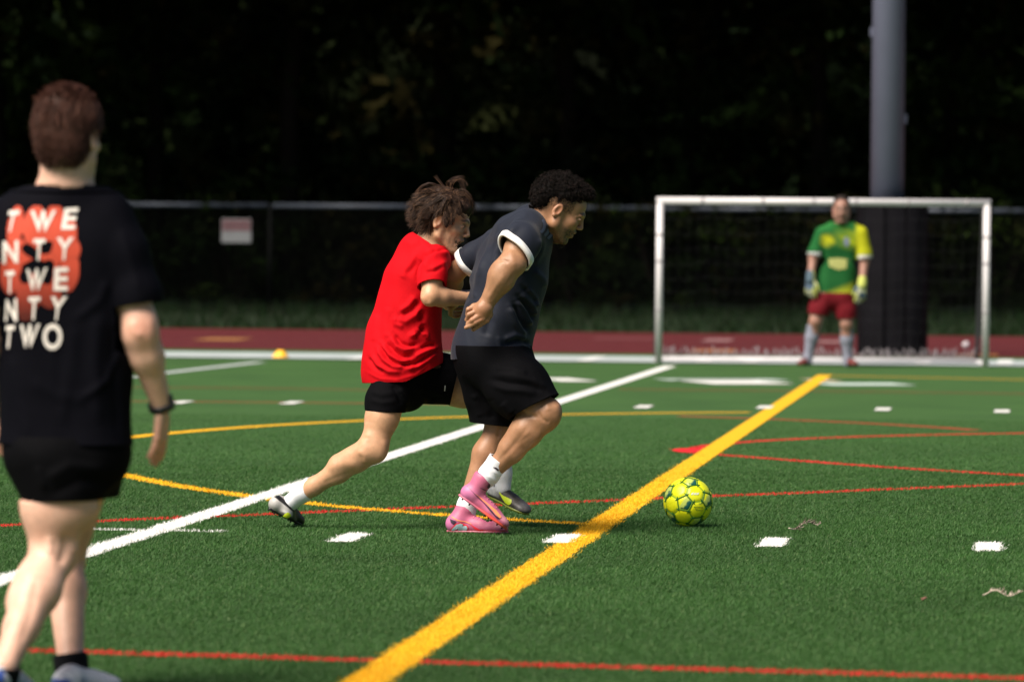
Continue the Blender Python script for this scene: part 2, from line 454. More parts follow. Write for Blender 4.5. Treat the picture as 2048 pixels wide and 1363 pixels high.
sheet('grass_verge', band(Y_TRK1 + .01, 84), .002, M_VERGE, label='strip of dark grass between the track and the fence', kind='structure')
# rough grass on the verge
nb = 26000; vx = rng.uniform(-14, 18, nb); vy = rng.uniform(Y_TRK1 + .2, 80, nb); h = rng.uniform(.05, .16, nb) * (1 + 1.2 * (vy > 76.5))
c0 = np.stack([vx, vy - vx * .1076, np.zeros(nb)], -1); lean = rng.normal(0, .04, (nb, 2)); wd = .012
V = np.stack([c0 + [wd, 0, 0], c0 - [wd, 0, 0], c0 + np.column_stack([lean, h])], 1).reshape(-1, 3)
cc = np.repeat(np.stack([rng.uniform(.005, .011, nb), rng.uniform(.016, .030, nb), rng.uniform(.003, .006, nb)], -1), 3, 0)
M_BLADE = mat('blade', tint=True, rough=.55, spec=.25, trans=.35)
tag(obj('verge_grass_tufts', mesh_np('verge_grass_tufts', V, np.arange(nb * 3).reshape(-1, 3), cc, False), M_BLADE), label='longer grass growing on the verge before the fence', kind='stuff')

# ---------------------------------------------------------------- field markings (strips of coloured turf)
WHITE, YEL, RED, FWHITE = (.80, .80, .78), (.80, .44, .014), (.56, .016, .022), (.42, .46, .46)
marks = []          # name, label, polygon list (convex quads), colour, z order
def strip(pts, wd):
    p = np.array(pts, float); T = np.gradient(p, axis=0); T /= np.linalg.norm(T, axis=1)[:, None]; Nn = np.stack([-T[:, 1], T[:, 0]], -1) * wd / 2
    return p + Nn, p - Nn
def smooth_line(px, n=40):
    p = np.array([g2(*q) for q in px]); s = np.concatenate([[0], np.cumsum(np.linalg.norm(np.diff(p, axis=0), axis=1))])
    if len(p) < 3: return p
    t = np.linspace(0, s[-1], n)                    # quadratic fit keeps arcs clean
    deg = 2 if len(p) < 5 else 3
    return np.stack([np.polyval(np.polyfit(s, p[:, d], deg), t) for d in (0, 1)], -1)
def ext(p, a=0, b=0):
    p = np.array(p, float); u = (p[0] - p[1]) / np.linalg.norm(p[0] - p[1]); v = (p[-1] - p[-2]) / np.linalg.norm(p[-1] - p[-2])
    p[0] = p[0] + u * a; p[-1] = p[-1] + v * b
    return p
def add_mark(name, label, line, wd, col, order):
    a, b = strip(line, wd); marks.append(dict(name=name, label=label, a=a, b=b, line=line, wd=wd, col=col, order=order))
two = lambda a, b, ea=0, eb=0: ext(np.array([g2(*a), g2(*b)]), ea, eb)
def ext2(p, a, b):
    u = (p[0] - p[1]) / np.linalg.norm(p[0] - p[1]); v = (p[-1] - p[-2]) / np.linalg.norm(p[-1] - p[-2]); L = [p]
    if a: L = [(p[0] + u * a)[None]] + L
    if b: L = L + [(p[-1] + v * b)[None]]
    return np.vstack(L)
seg = lambda L, n=30: np.stack([np.interp(np.linspace(0, 1, n), np.linspace(0, 1, len(L)), L[:, d]) for d in (0, 1)], -1)
add_mark('red_line', 'red line crossing the turf at the very bottom of the picture', seg(two((60, 1297), (2048, 1352), 3, 3)), .10, RED, 1)
add_mark('red_line', 'long red line running past the ball and the trailing foot', ext2(smooth_line([(-60, 1050), (0, 1048), (300, 1036), (560, 1026), (900, 1008), (1200, 998), (1500, 988), (2048, 965), (2150, 960)]), 3, 4), .10, RED, 1)
add_mark('red_line', 'red arm of the wedge running right just above the ball', ext2(smooth_line([(1385, 902), (1600, 918), (1800, 933), (2048, 947), (2200, 955)]), 0, 4), .11, RED, 1)
add_mark('red_line', 'upper red arm of the wedge curving away to the right', ext2(smooth_line([(1380, 897), (1434, 887), (1532, 878), (1680, 870), (1926, 866), (2100, 862)]), 0, 4), .12, RED, 1)
add_mark('red_line', 'faint red line slanting down from the yellow arc to the right', smooth_line([(1360, 829), (1532, 835), (1729, 843), (1950, 857)]), .12, (.40, .05, .03), 1)
add_mark('red_line', 'faint brownish line along the far row of white hash marks', smooth_line([(120, 799), (500, 801), (860, 806), (1060, 808)]), .13, (.30, .06, .03), 1)
add_mark('red_line', 'faint brown line behind the far hash marks at left', smooth_line([(200, 772), (450, 773), (760, 778)]), .13, (.22, .06, .03), 1)
add_mark('red_line', 'faint brown line before the goal mouth at right', smooth_line([(1240, 776), (1581, 779), (2048, 785), (2200, 787)]), .14, (.22, .055, .03), 1)
add_mark('yellow_line', 'thin yellow line from the near player to the thick yellow line', smooth_line([(60, 902), (240, 946), (400, 975), (530, 994), (700, 1012), (900, 1028), (1040, 1037), (1168, 1045)]), .11, YEL, 2)
add_mark('yellow_line', 'thin yellow arc passing behind the two running players', smooth_line([(120, 889), (255, 872), (400, 858), (560, 846), (740, 838), (900, 832), (1150, 825), (1500, 822)]), .13, YEL, 2)
add_mark('yellow_line', 'faint yellow line in front of the goal at right', seg(two((1660, 749), (2048, 757), 0, 3)), .16, (.55, .33, .03), 2)
add_mark('yard_line', 'long white line running up the field to the left goalpost', seg(two((0, 1157), (1340, 730), 6, 0), 60), .125, WHITE, 3)
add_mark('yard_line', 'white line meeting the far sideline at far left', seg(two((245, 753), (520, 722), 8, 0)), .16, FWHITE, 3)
add_mark('sideline', 'wide white sideline along the far edge of the turf', None, 0, FWHITE, 3) if False else None
add_mark('thin_white_line', 'thin short white line crossing the long white line at left', seg(two((168, 1055), (447, 1060))), .055, WHITE, 3)
add_mark('thick_yellow_line', 'thick yellow line running from the bottom edge towards the goalkeeper', seg(two((724, 1363), (1650, 748), 5, 0), 60), .135, YEL, 4)
# the hash marks: short dashes along the field, one yard apart, and the painted numerals beyond
def dash(c, ln, wd): return np.array([g2(*c) - A_DIR * ln / 2, g2(*c) + A_DIR * ln / 2])
names = ['beside the trailing foot', 'under the thick yellow line near the pink boot', 'right of the ball beside the debris', 'nearest the right edge of the picture']
for (x, y), nm in zip([(697, 1072), (1125, 1074), (1547, 1081), (1976, 1090)], names):
    add_mark('hash_mark', 'white near hash mark ' + nm, seg(dash((x, y), .60, .1), 6), .108, WHITE, 5)
names = ['at the near player\'s wrist', 'left of the red shirted runner', 'showing under the red shirted runner\'s shorts', 'left of the thick yellow line', 'on the thick yellow line', 'second from the right edge', 'at the right edge']
for (x, y), nm in zip([(362, 802), (583, 803), (822, 806), (1287, 811), (1530, 812), (1766, 816), (2004, 820)], names):
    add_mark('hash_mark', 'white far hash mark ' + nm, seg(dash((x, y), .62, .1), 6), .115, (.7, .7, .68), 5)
# near row continues out of frame
def numeral(cx0, cx1, y, depth, nm, col=(.72, .72, .70)):
    a = g2(cx0, y); b = g2(cx1, y); add_mark('field_numeral', nm, seg(np.array([a, b]), 8), depth, col, 3)
numeral(1092, 1166, 757, 1.0, 'white painted numeral bar just right of the dark shirted player')
numeral(1322, 1565, 757, .55, 'long pale painted numeral bar before the goal', (.42, .50, .46))
numeral(1385, 1545, 761.5, 1.25, 'bright white painted numeral bar before the goal')
numeral(1640, 1808, 766, .7, 'pale painted numeral bar beside the end of the thick yellow line', (.50, .60, .56))
numeral(1625, 1660, 758, .8, 'small pale block at the end of the thick yellow line', (.7, .55, .4))
a = g2(1352, 897); 
def inside(mk, X):
    """which points lie on the strip"""
    L = mk['line']; hw = mk['wd'] / 2; out = np.zeros(len(X), bool)
    if np.abs(np.cross(L[1:-1] - L[0], L[-1] - L[0])).max() < 1e-6: L = L[[0, -1]]
    lo, hi = L.min(0) - hw, L.max(0) + hw; c = np.nonzero(((X >= lo) & (X <= hi)).all(1))[0]
    for i in range(len(L) - 1):
        p, q = L[i], L[i + 1]; d = q - p; l2 = d @ d; Y_ = X[c]; t = (Y_ - p) @ d / l2; e = np.abs(Y_[:, 0] * d[1] - Y_[:, 1] * d[0] - p[0] * d[1] + p[1] * d[0]) / math.sqrt(l2)
        out[c[(t >= -.02 * (i > 0)) & (t <= 1 + .02 * (i < len(L) - 2)) & (e < hw)]] = True
    return out
spot_c = G(1372, 898, HB)[:2]
# ---------------------------------------------------------------- blades
def blade_field(y0, y1, dens):
    n = int(dens * (y1 - y0) * (.115 * (y0 + y1) + 3.2)); Y = rng.uniform(y0, y1, n); hw = .1024 * Y + 1.6
    return np.stack([rng.uniform(-1, 1, n) * hw, Y], -1)
B = np.vstack([blade_field(12.9, 16, 22000), blade_field(16, 19, 16000), blade_field(19, 23, 11000), blade_field(23, 28, 7000), blade_field(28, 36, 3000)])
nB = len(B); idx = np.full(nB, -1)
jit = B + rng.normal(0, .009, B.shape) + (vnoise(np.column_stack([B, 0 * B[:, 0]]), 22, 9) * .012)[:, None]
for k, mk in sorted(enumerate(marks), key=lambda t: t[1]['order']):
    m = inside(mk, jit); 
    if mk['order'] == 1: m &= rng.random(nB) < .86
    elif mk['order'] == 2: m &= rng.random(nB) < .95
    idx[m] = k
idx[np.linalg.norm((jit - spot_c) * [1.0, .28], axis=1) < .085] = -2
hgt = rng.uniform(.006, .015, nB) * np.clip((38 - B[:, 1]) / 14, .25, 1)
tall = rng.random(nB) < .02; hgt[tall] *= 1.35
patch = vnoise(np.column_stack([B, np.zeros(nB)]), 1.7, 3) * .6 + vnoise(np.column_stack([B * [1, .35], np.zeros(nB)]), 7, 5) * .4
band_ = vnoise(np.column_stack([B * [.45, 1.6], np.zeros(nB)]), 1.0, 21) * .6 + vnoise(np.column_stack([B * [1.2, 4.5], np.zeros(nB)]), 1.0, 23) * .4
patch = patch * .7 + band_ * .7; hgt *= 1 + .25 * patch
ori = rng.uniform(0, 2 * np.pi, nB); wB = rng.uniform(.0012, .0022, nB) * (1 + (B[:, 1] - 14) * .05)
dx = np.stack([np.cos(ori), np.sin(ori) * .6], -1) * wB[:, None]; ln_ = rng.normal(0, .007, (nB, 2)) + [.004, .002]
c3 = np.column_stack([B, np.full(nB, .001)])
VB = np.stack([c3 + np.column_stack([dx, np.zeros(nB)]), c3 - np.column_stack([dx, np.zeros(nB)]), c3 + np.column_stack([ln_, hgt])], 1)
g = rng.random(nB); base = np.array([.039, .107, .024]) * (1 + .22 * patch[:, None])
gcol = base * (.72 + .6 * g[:, None]) + (rng.random(nB) < .05)[:, None] * np.array([.09, .10, .05])
def sheet_strip(mk, z):
    a, b = mk['a'], mk['b']; n = len(a); V = np.vstack([np.column_stack([a, np.full(n, z)]), np.column_stack([b, np.full(n, z)])])
    i = np.arange(n - 1); F = np.stack([i, i + n, i + n + 1, i + 1], -1)
    v = V[F[0]]
    if np.cross(v[1] - v[0], v[2] - v[1])[2] < 0: F = F[:, ::-1]
    return V, F
M_GREEN = M_BLADE
sel = idx == -1
tag(obj('turf_blades', mesh_np('turf_blades', VB[sel].reshape(-1, 3), np.arange(sel.sum() * 3).reshape(-1, 3), np.repeat(gcol[sel], 3, 0), False), M_GREEN),
    label='short green plastic grass fibres of the turf', kind='stuff')
M_PAINT = mat('turf_paint', tint=True, rough=.7, spec=.2, noise=.12, nscale=60, bump=.3, bscale=300)
for k, mk in enumerate(marks):
    z = .0016 + .0008 * (mk['order'] - 1)
    Vs, Fs = sheet_strip(mk, z); c = np.array(mk['col']); cs = np.broadcast_to(c * .85, (len(Vs), 3))
    sel = idx == k; n = sel.sum()
    if n:
        bl = VB[sel].reshape(-1, 3); cb = np.repeat(c * (.66 + .46 * g[sel][:, None]) * (1 + .10 * patch[sel][:, None]), 3, 0)
        me = mesh_np(mk['name'], np.vstack([Vs, bl]), [Fs, np.arange(n * 3).reshape(-1, 3) + len(Vs)], np.vstack([cs, cb]), False)
    else: me = mesh_np(mk['name'], Vs, Fs, cs, False)
    tag(obj(mk['name'], me, M_PAINT), label=mk['label'], kind='structure')
# red penalty spot
th = np.linspace(0, 2 * np.pi, 25)[:-1]; Vs = np.column_stack([spot_c[0] + .085 * np.cos(th), spot_c[1] + 0.30 * np.sin(th), np.full(24, .0045)])
Vs = np.vstack([Vs, [spot_c[0], spot_c[1], .0045]]); Fs = np.array([[i, (i + 1) % 24, 24] for i in range(24)])
sel = idx == -2; n = sel.sum(); c = np.array(RED)
me = mesh_np('red_spot', np.vstack([Vs, VB[sel].reshape(-1, 3)]), [np.vstack([Fs, np.arange(n * 3).reshape(-1, 3) + 25])], np.vstack([np.broadcast_to(c, (25, 3)), np.repeat(c * (.8 + .4 * g[sel][:, None]), 3, 0)]), False)
tag(obj('red_spot', me, M_PAINT), label='red painted spot where the red wedge meets the thick yellow line', kind='structure')
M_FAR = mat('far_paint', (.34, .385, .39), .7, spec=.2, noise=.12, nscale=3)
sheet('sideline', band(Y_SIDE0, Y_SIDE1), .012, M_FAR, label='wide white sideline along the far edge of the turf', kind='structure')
# brighter yard ticks on the sideline
for i, x in enumerate([735, 1186, 1420, 1512, 1850, 2010]):
    p = G(x, 717.5 + (x - 1024) * .0085)[:2]; L_ = np.array([p - A_DIR * 1.2, p + A_DIR * 1.0]); a_, b_ = strip(L_, .16)
    sheet('sideline_tick', [a_[0], a_[1], b_[1], b_[0]], .016, mat('tick_paint', (.58, .6, .6), .7), kind='structure', label='white tick painted across the sideline, %s from the left' % ['first', 'second', 'third', 'fourth', 'fifth', 'sixth'][i])
# marks on the track
for x, y, wx, dy, c, lb in [(446, 679, .55, 1.4, (.26, .11, .025), 'yellow-orange mark on the track left of the red shirt'), (1428, 702, .5, 1.2, (.28, .10, .025), 'orange mark on the track behind the left part of the goal'),
                        (1952, 710, .5, 1.0, (.28, .10, .025), 'orange mark on the track behind the right goalpost'), (1436, 681, .35, 1.6, (.22, .11, .115), 'pale mark on the track behind the left part of the goal'),
                        (1655, 684, .4, 1.4, (.22, .11, .115), 'pale mark on the track between the goalkeeper\'s legs'), (1250, 678, .8, .8, (.13, .03, .033), 'faint pale mark on the track left of the goal')]:
    p = G(x, y)[:2]; q = [p - B_DIR * wx / 2 - A_DIR * dy / 2, p + B_DIR * wx / 2 - A_DIR * dy / 2, p + B_DIR * wx / 2 + A_DIR * dy / 2, p - B_DIR * wx / 2 + A_DIR * dy / 2]
    sheet('track_mark', q, .008, mat('tm_%02d' % int(c[0] * 100), c, .8), kind='structure', label=lb)
for i in range(7):
    y = Y_TRK0 + 1.1 + i * 1.22; 
    if y < Y_TRK1 - .3: sheet('lane_line', band(y, y + .05), .006, mat('lane_paint', (.13, .035, .038), .8), kind='structure', label='thin lane line on the track, %s from the turf' % ['first', 'second', 'third', 'fourth', 'fifth', 'sixth', 'seventh'][i])

# ---------------------------------------------------------------- fence
Y_F = 78.0
M_VINYL = mat('black_vinyl', (.005, .0055, .0055), .7, spec=.08); M_GALV = mat('galvanised', (.085, .10, .13), .5, metal=.2, noise=.3, nscale=4)
fence = empty('chain_link_fence', (0, Y_F, 0)); fx = lambda x: np.array([x, Y_F - .1 * x, 0])
ztop = float(P(500, 410.5, Y_F)[2]) 
fparts = []
xs_post = [P(538, 500, Y_F)[0] + 3.05 * i for i in range(-4, 7)]
for x in xs_post:
    fparts.append(MB().tube([fx(x), fx(x) + [0, 0, ztop + .03]], .035, 8).build('post', M_VINYL, smooth=True))
for a, b in zip(xs_post[:-1], xs_post[1:]):
    fparts.append(MB().tube([fx(a + .04) + [0, 0, ztop], fx(b - .04) + [0, 0, ztop]], .04, 8).build('top_rail', M_GALV, smooth=True))
    fparts.append(MB().tube([fx(a + .04) + [0, 0, .08], fx(b - .04) + [0, 0, .08]], .012, 6).build('bottom_wire', M_VINYL))
x0, x1 = xs_post[0], xs_post[-1]; Hh = ztop - .08; pitch = .075; n = int((x1 - x0 + Hh) / pitch); L0 = []
for i in range(n):
    s0 = x0 - Hh + i * pitch
    for sg in (1, -1):
        a, b = (s0, s0 + Hh) if sg > 0 else (s0 + Hh, s0); za, zb = .08, ztop
        ta = 0.0; tb = 1.0
        if b != a:
            for lim, cmp_ in ((x0, 1), (x1, -1)):
                t = (lim - a) / (b - a)
                if cmp_ * (a - lim) < 0: ta = max(ta, t)
                if cmp_ * (b - lim) < 0: tb = min(tb, t)
        if tb > ta: L0.append([fx(a + (b - a) * ta) + [0, .01 * sg, za + (zb - za) * ta], fx(a + (b - a) * tb) + [0, .01 * sg, za + (zb - za) * tb]])
V, F = strands_vf(np.array(L0), np.array([.0035, .0035])); wm = obj('wire_mesh', mesh_np('wire_mesh', V, F), M_VINYL); wm['kind'] = 'stuff'; fparts.append(wm)
adopt(fence, fparts); tag(fence, 'black chain link fence with a grey top rail behind the track', 'fence')
# sign on the fence
sw = P(502, 461, Y_F - .35)[0] - P(443, 461, Y_F - .35)[0]; sc_ = P(472.5, 461, Y_F - .35)
sgn = empty('fence_sign', sc_); hh = .37
M_SW = mat('sign_white', (.22, .23, .24), .6, noise=.1, nscale=6); M_SR = mat('sign_pink', (.17, .085, .095), .6, noise=.2, nscale=12); M_SG = mat('sign_print', (.10, .06, .07), .6)
sp = [MB().box(sc_, (sw, .012, hh)).build('plate', M_SW), MB().box(sc_ + [0, -.0085, hh * .22], (sw * .96, .004, hh * .46)).build('pink_panel', M_SR)]
for i in range(2):
    for j in range(7):
        ww = .03 + .02 * ((i * 3 + j * 5) % 3) / 2
        sp.append(MB().box(sc_ + [(-.19 + .062 * j), -.0115, hh * (.30 - .13 * i)], (ww, .002, .022)).build('print_stroke', M_SG))
adopt(sgn, sp); tag(sgn, 'small white sign with a reddish top panel hung on the fence', 'sign')

# ---------------------------------------------------------------- floodlight pole and padding
pb = G(1777, 712); Yp = pb[1] + .35; px_ = P(1776, 200, Yp)[0]
Mp = mat('pole_paint', (.098, .106, .155), .5, noise=.06, nscale=3, bump=.1, bscale=50)
pole = empty('floodlight_pole', (px_, Yp, 0))
rb = (P(1810, 380, Yp)[0] - P(1743, 380, Yp)[0]) / 2
pp = [MB().tube([(px_, Yp, 0), (px_, Yp, 6), (px_, Yp, 16)], [rb * 1.02, rb * .95, rb * .8], 24).build('shaft', Mp, smooth=True),
      MB().tube([(px_, Yp, 0), (px_, Yp, .06)], [.3, .3], 24).build('base_plate', Mp, smooth=True)]
for sx, z in ((rb * .99, P(1812, 238, Yp)[2]), (-rb * .97, P(1742, 64, Yp)[2])):
    pp.append(MB().box((px_ + sx, Yp, z), (.05, .06, .10)).build('bracket', Mp))
for dx_ in (-1.2, -.4, .4, 1.2):
    pp.append(MB().box((px_ + dx_, Yp - .3, 15.6), (.6, .3, .5)).build('lamp_housing', Mp))
pp.append(MB().box((px_, Yp - .1, 15.6), (3.0, .1, .1)).build('crossarm', Mp))
adopt(pole, pp); tag(pole, 'tall grey floodlight pole rising behind the goal', 'pole')
Mpad = mat('pad_vinyl', (.0045, .004, .0058), .65, noise=.35, nscale=3, bump=.25, bscale=12, spec=.08)
pad = empty('pole_padding', (px_, Yp, 0)); ztp = float(P(1790, 403, pb[1])[2]) + .02
xl, xr = P(1722, 600, pb[1])[0], P(1858, 600, pb[1])[0]; xc = (xl + xr) / 2; hw_ = (xr - xl) / 2
corners = [(-1, .1), (-.92, -.55), (-.30, -.95), (.30, -.95), (.75, -.80), (1, -.1), (.9, .7), (.2, 1.0), (-.6, .9)]
pads = []
for i in range(len(corners)):
    a = np.array([xc + corners[i][0] * hw_, Yp + corners[i][1] * hw_]); b_ = np.array([xc + corners[(i + 1) % len(corners)][0] * hw_, Yp + corners[(i + 1) % len(corners)][1] * hw_])
    t = (b_ - a) / np.linalg.norm(b_ - a); nn = np.array([t[1], -t[0]]); a2 = a + t * .008; b2 = b_ - t * .008
    mid = (a2 + b2) / 2 + nn * .025; z0, z1 = .01, ztp
    prof = [a2, a2 + nn * .018 + t * .01, mid, b2 + nn * .018 - t * .01, b2, b2 - nn * .05, a2 - nn * .05]
    V = np.array([[p[0], p[1], z] for z in (z0, z0 + .02, z1 - .02, z1) for p in prof]); V[:7, :2] = V[:7, :2] * .5 + np.array([*((a2 + b2) / 2 - nn * .02)]) * .5 * 1 if False else V[:7, :2]
    F = [[r * 7 + k, r * 7 + (k + 1) % 7, (r + 1) * 7 + (k + 1) % 7, (r + 1) * 7 + k] for r in range(3) for k in range(7)]
    me = bpy.data.meshes.new('pad_panel'); me.from_pydata([tuple(v) for v in V], [], [tuple(f) for f in F] + [tuple(range(6, -1, -1)), tuple(range(21, 28))]); me.update()
    pads.append(obj('pad_panel', me, Mpad))
adopt(pad, pads); tag(pad, 'black vinyl safety padding wrapped round the foot of the grey pole', 'padding')

# ---------------------------------------------------------------- goal
gL = G(1320, 729); gR = G(1977, 733.5); Yg = (gL[1] + gR[1]) / 2; 
def gp(x, y, dy=0): return P(x, y, Yg + dy)
M_GOAL = mat('goal_paint', (.60, .58, .60), .4, noise=.06, nscale=5); r_g = .035
TL, TR = gp(1320, 401), gp(1974, 405); BL = np.array([TL[0], Yg, 0]); BR = np.array([TR[0], Yg, 0]); TL[0] = BL[0]
TR = np.array([BR[0], Yg, TL[2] ]) ; 
goal = empty('football_goal', ((BL[0] + BR[0]) / 2, Yg, 0)); D_G = 1.0
gb = [MB().tube([BL, TL], r_g, 16).build('post', M_GOAL, smooth=True), MB().tube([BR, TR], r_g, 16).build('post', M_GOAL, smooth=True),
      MB().tube([TL - [r_g, 0, 0], TR + [r_g, 0, 0]], r_g * 1.02, 16).build('crossbar', M_GOAL, smooth=True)]
M_DK = mat('goal_frame_dark', (.035, .033, .038), .5)
for p, sgx in ((BL, 1), (BR, -1)):
    q = p + [0, D_G, 0]
    gb.append(MB().tube([p + [0, 0, .03], q + [0, 0, .03]], .03, 10).build('ground_bar', M_GOAL, smooth=True))
    gb.append(MB().tube([q + [0, 0, .03], p + [0, .35, TL[2] - .01], p + [0, 0, TL[2]]], .022, 8).build('side_stay', M_DK, smooth=True))
gb.append(MB().tube([BL + [0, D_G, .035], BR + [0, D_G, .035]], .035, 10).build('back_bar', M_GOAL, smooth=True))
for t_ in (.13, .315, .47, .60, .76, .94):
    c = TL + (TR - TL) * t_; gb.append(MB().tube([c - [.012, 0, 0], c + [.012, 0, 0]], r_g * 1.1, 16).build('net_clip', mat('clip', (.30, .28, .30), .5), smooth=True))
for p in (BL, BR):
    for z in (.55, 1.05, 1.32):
        gb.append(MB().tube([p + [0, 0, z], p + [0, 0, z + .02]], r_g * 1.1, 16).build('net_clip', MATS['clip'], smooth=True))
L0 = []; W = BR[0] - BL[0]; zt = TL[2]
prof = np.array([[0.02, zt], [.35, zt - .03], [D_G * .50, zt * .55], [D_G, .05]])
s = np.concatenate([[0], np.cumsum(np.linalg.norm(np.diff(prof, axis=0), axis=1))]); tt = np.linspace(0, s[-1], 14)
pr = np.stack([np.interp(tt, s, prof[:, d]) for d in (0, 1)], -1)
for x in np.linspace(0, W, 34): L0.append([[BL[0] + x, Yg + a, b] for a, b in pr])
for a, b in pr: L0.append([[BL[0] + x, Yg + a, b - .02 * math.sin(x * 9)] for x in np.linspace(0, W, 14)])
for p in (BL, BR):
    for i in range(1, 13): L0.append([[p[0], Yg + a * i / 13, zt * .985 - (zt * .985 - max(b, .04)) * 1.0 if False else b * (i / 13) + (zt - (zt - .05) * (1 - 0)) * 0 + (1 - i / 13) * (zt * (1 - k / 13))] for k, (a, b) in enumerate(pr)])
V, F = strands_vf(np.array(L0), .0008)
net = obj('net', mesh_np('net', V, F), mat('net_cord', (.02, .02, .022), .7)); net['kind'] = 'stuff'; gb.append(net)
# pale lacing that ties the net to the back bar
L0 = []
for i in range(110):
    x = BL[0] + W * (i + .5) / 110; hgt_ = rng.uniform(.05, .12); L0.append([[x, Yg + D_G - .01, .02], [x + rng.uniform(-.02, .02), Yg + D_G - .03, .06 + hgt_ * .4], [x + rng.uniform(-.03, .03), Yg + D_G - .03, .06 + hgt_]])
V, F = strands_vf(np.array(L0), .007); lc = obj('lacing', mesh_np('lacing', V, F), mat('lacing', (.34, .30, .32), .7)); lc['kind'] = 'stuff'; gb.append(lc)
adopt(goal, gb); tag(goal, 'white framed football goal with dark net behind the goalkeeper', 'goal')

# ---------------------------------------------------------------- woods
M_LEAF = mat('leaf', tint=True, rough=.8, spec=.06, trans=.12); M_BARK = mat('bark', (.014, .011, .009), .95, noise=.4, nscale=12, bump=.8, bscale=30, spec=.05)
def leaves(n_cl, per, ctr, rad, size, seed, pal, spread=.35, lo_z=None):
    r = np.random.default_rng(seed); u = r.normal(size=(n_cl, 3)); u /= np.linalg.norm(u, axis=1)[:, None]
    cc_ = np.asarray(ctr) + u * np.asarray(rad) * (r.uniform(.45, 1.0, (n_cl, 1)) ** .6)
    cs = r.uniform(.5, 1.3, n_cl)
    Pn = np.repeat(cc_, per, 0) + r.normal(0, spread, (n_cl * per, 3)) * np.repeat(cs, per)[:, None] * [1, 1, .6]
    if lo_z is not None: Pn[:, 2] = np.maximum(Pn[:, 2], lo_z + r.uniform(0, .3, len(Pn)))
    n = len(Pn); a = r.normal(size=(n, 3)); a /= np.linalg.norm(a, axis=1)[:, None]; b = r.normal(size=(n, 3)); b -= (a * b).sum(1)[:, None] * a; b /= np.linalg.norm(b, axis=1)[:, None]
    sz = size * r.uniform(.6, 1.4, n)[:, None]; c = np.cross(a, b)
    V = np.stack([Pn - a * sz, Pn + b * sz * .38 + c * sz * .1, Pn + a * sz, Pn - b * sz * .38 + c * sz * .1], 1).reshape(-1, 3)
    F = np.arange(n * 4).reshape(-1, 4)
    pc = np.array(pal)[r.integers(0, len(pal), n_cl)] * .36; col = np.repeat(pc, per, 0) * r.uniform(.7, 1.35, (n, 1))  # palette scaled down: the wood's shade is put into the leaf colour
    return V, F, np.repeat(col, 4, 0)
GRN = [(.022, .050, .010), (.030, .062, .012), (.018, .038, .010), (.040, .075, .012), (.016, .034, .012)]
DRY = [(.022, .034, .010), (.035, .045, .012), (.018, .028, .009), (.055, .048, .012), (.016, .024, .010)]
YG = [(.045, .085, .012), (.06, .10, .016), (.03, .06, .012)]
def make_tree(seed, h, pal, crown_z, rx, overhang=1.0):
    r = np.random.default_rng(seed); m = MB()
    sway = np.array([[r.normal(0, .25) * k / 5, r.normal(0, .2) * k / 5, h * k / 5] for k in range(6)]); sway[0] = 0
    m.tube(sway, np.linspace(.20, .05, 6) * r.uniform(.8, 1.3), 9)
    for _ in range(9):
        z = r.uniform(.28, .85) * h; a = r.uniform(0, 2 * np.pi); p0 = np.array([np.interp(z, sway[:, 2], sway[:, 0]), np.interp(z, sway[:, 2], sway[:, 1]), z]); l = r.uniform(1.2, 3.2)
        m.tube([p0, p0 + [math.cos(a) * l * .5, math.sin(a) * l * .5, l * .35], p0 + [math.cos(a) * l, math.sin(a) * l, l * .5]], [.07, .045, .015], 6)
    tr = m.mesh('trunk', True)
    V1, F1, C1 = leaves(70, 26, (0, -.6 * overhang, crown_z + (h - crown_z) * .5), (rx, rx, (h - crown_z) * .55), .28, seed + 1, pal, .6)
    V3, F3, C3 = leaves(60, 26, (0, -2.6, 6.3), (4.4, 4.2, .95), .34, seed + 5, pal, .45, 5.15)      # unseen leaf layer added overhead, towards the field, to shade the wood's edge
    V1, F1, C1 = np.vstack([V1, V3]), np.vstack([F1, F3 + len(V1)]), np.vstack([C1, C3])
    V2, F2, C2 = leaves(46, 46, (0, -.3, 3.1), (rx * .9, 1.5, 2.6), .115, seed + 2, pal, .32, .05)
    return tr, mesh_np('crown', np.vstack([V1, V2]), np.vstack([F1, F2 + len(V1)]), np.vstack([C1, C2]), False)
protos = [make_tree(11, 15, GRN, 5.0, 3.4), make_tree(23, 13, GRN + YG[:1], 4.7, 3.2), make_tree(37, 16, DRY, 5.2, 3.6), make_tree(41, 14, DRY + GRN[:2], 4.8, 3.0)]
spots = [(-13.0, 82.0, 2), (-10.2, 83.4, 0), (-8.4, 81.4, 3), (-5.9, 82.6, 1), (-3.6, 81.6, 2), (-1.2, 83.0, 0), (.9, 81.6, 3), (3.0, 82.8, 2), (5.0, 81.4, 3), (7.2, 82.6, 1), (9.2, 81.3, 0), (11.6, 82.8, 1), (14.2, 81.8, 2)]
tlab = ['dark tree at the far left beyond the frame edge', 'bushy green tree behind the near player\'s head', 'olive tree behind the near player\'s right shoulder', 'green tree above the small fence sign',
        'dull olive tree left of the red shirted runner', 'dark tree above the red shirted runner\'s head', 'dark olive tree behind the dark shirted runner', 'shadowed tree between the runners and the goal',
        'brownish tree above the left goalpost', 'green tree behind the grey pole', 'bright leaved tree just right of the grey pole', 'green tree at the right edge of the picture', 'dark tree beyond the right edge']
for (x, y, k), lb in zip(spots, tlab):
    t = empty('tree', (x, y, 0)); t.rotation_euler = (0, 0, 0); tag(t, lb, 'tree', 'trees beyond the fence')
    for me in protos[k]: obj(me.name.split('.')[0], me, M_BARK if me.name.startswith('trunk') else M_LEAF, t)
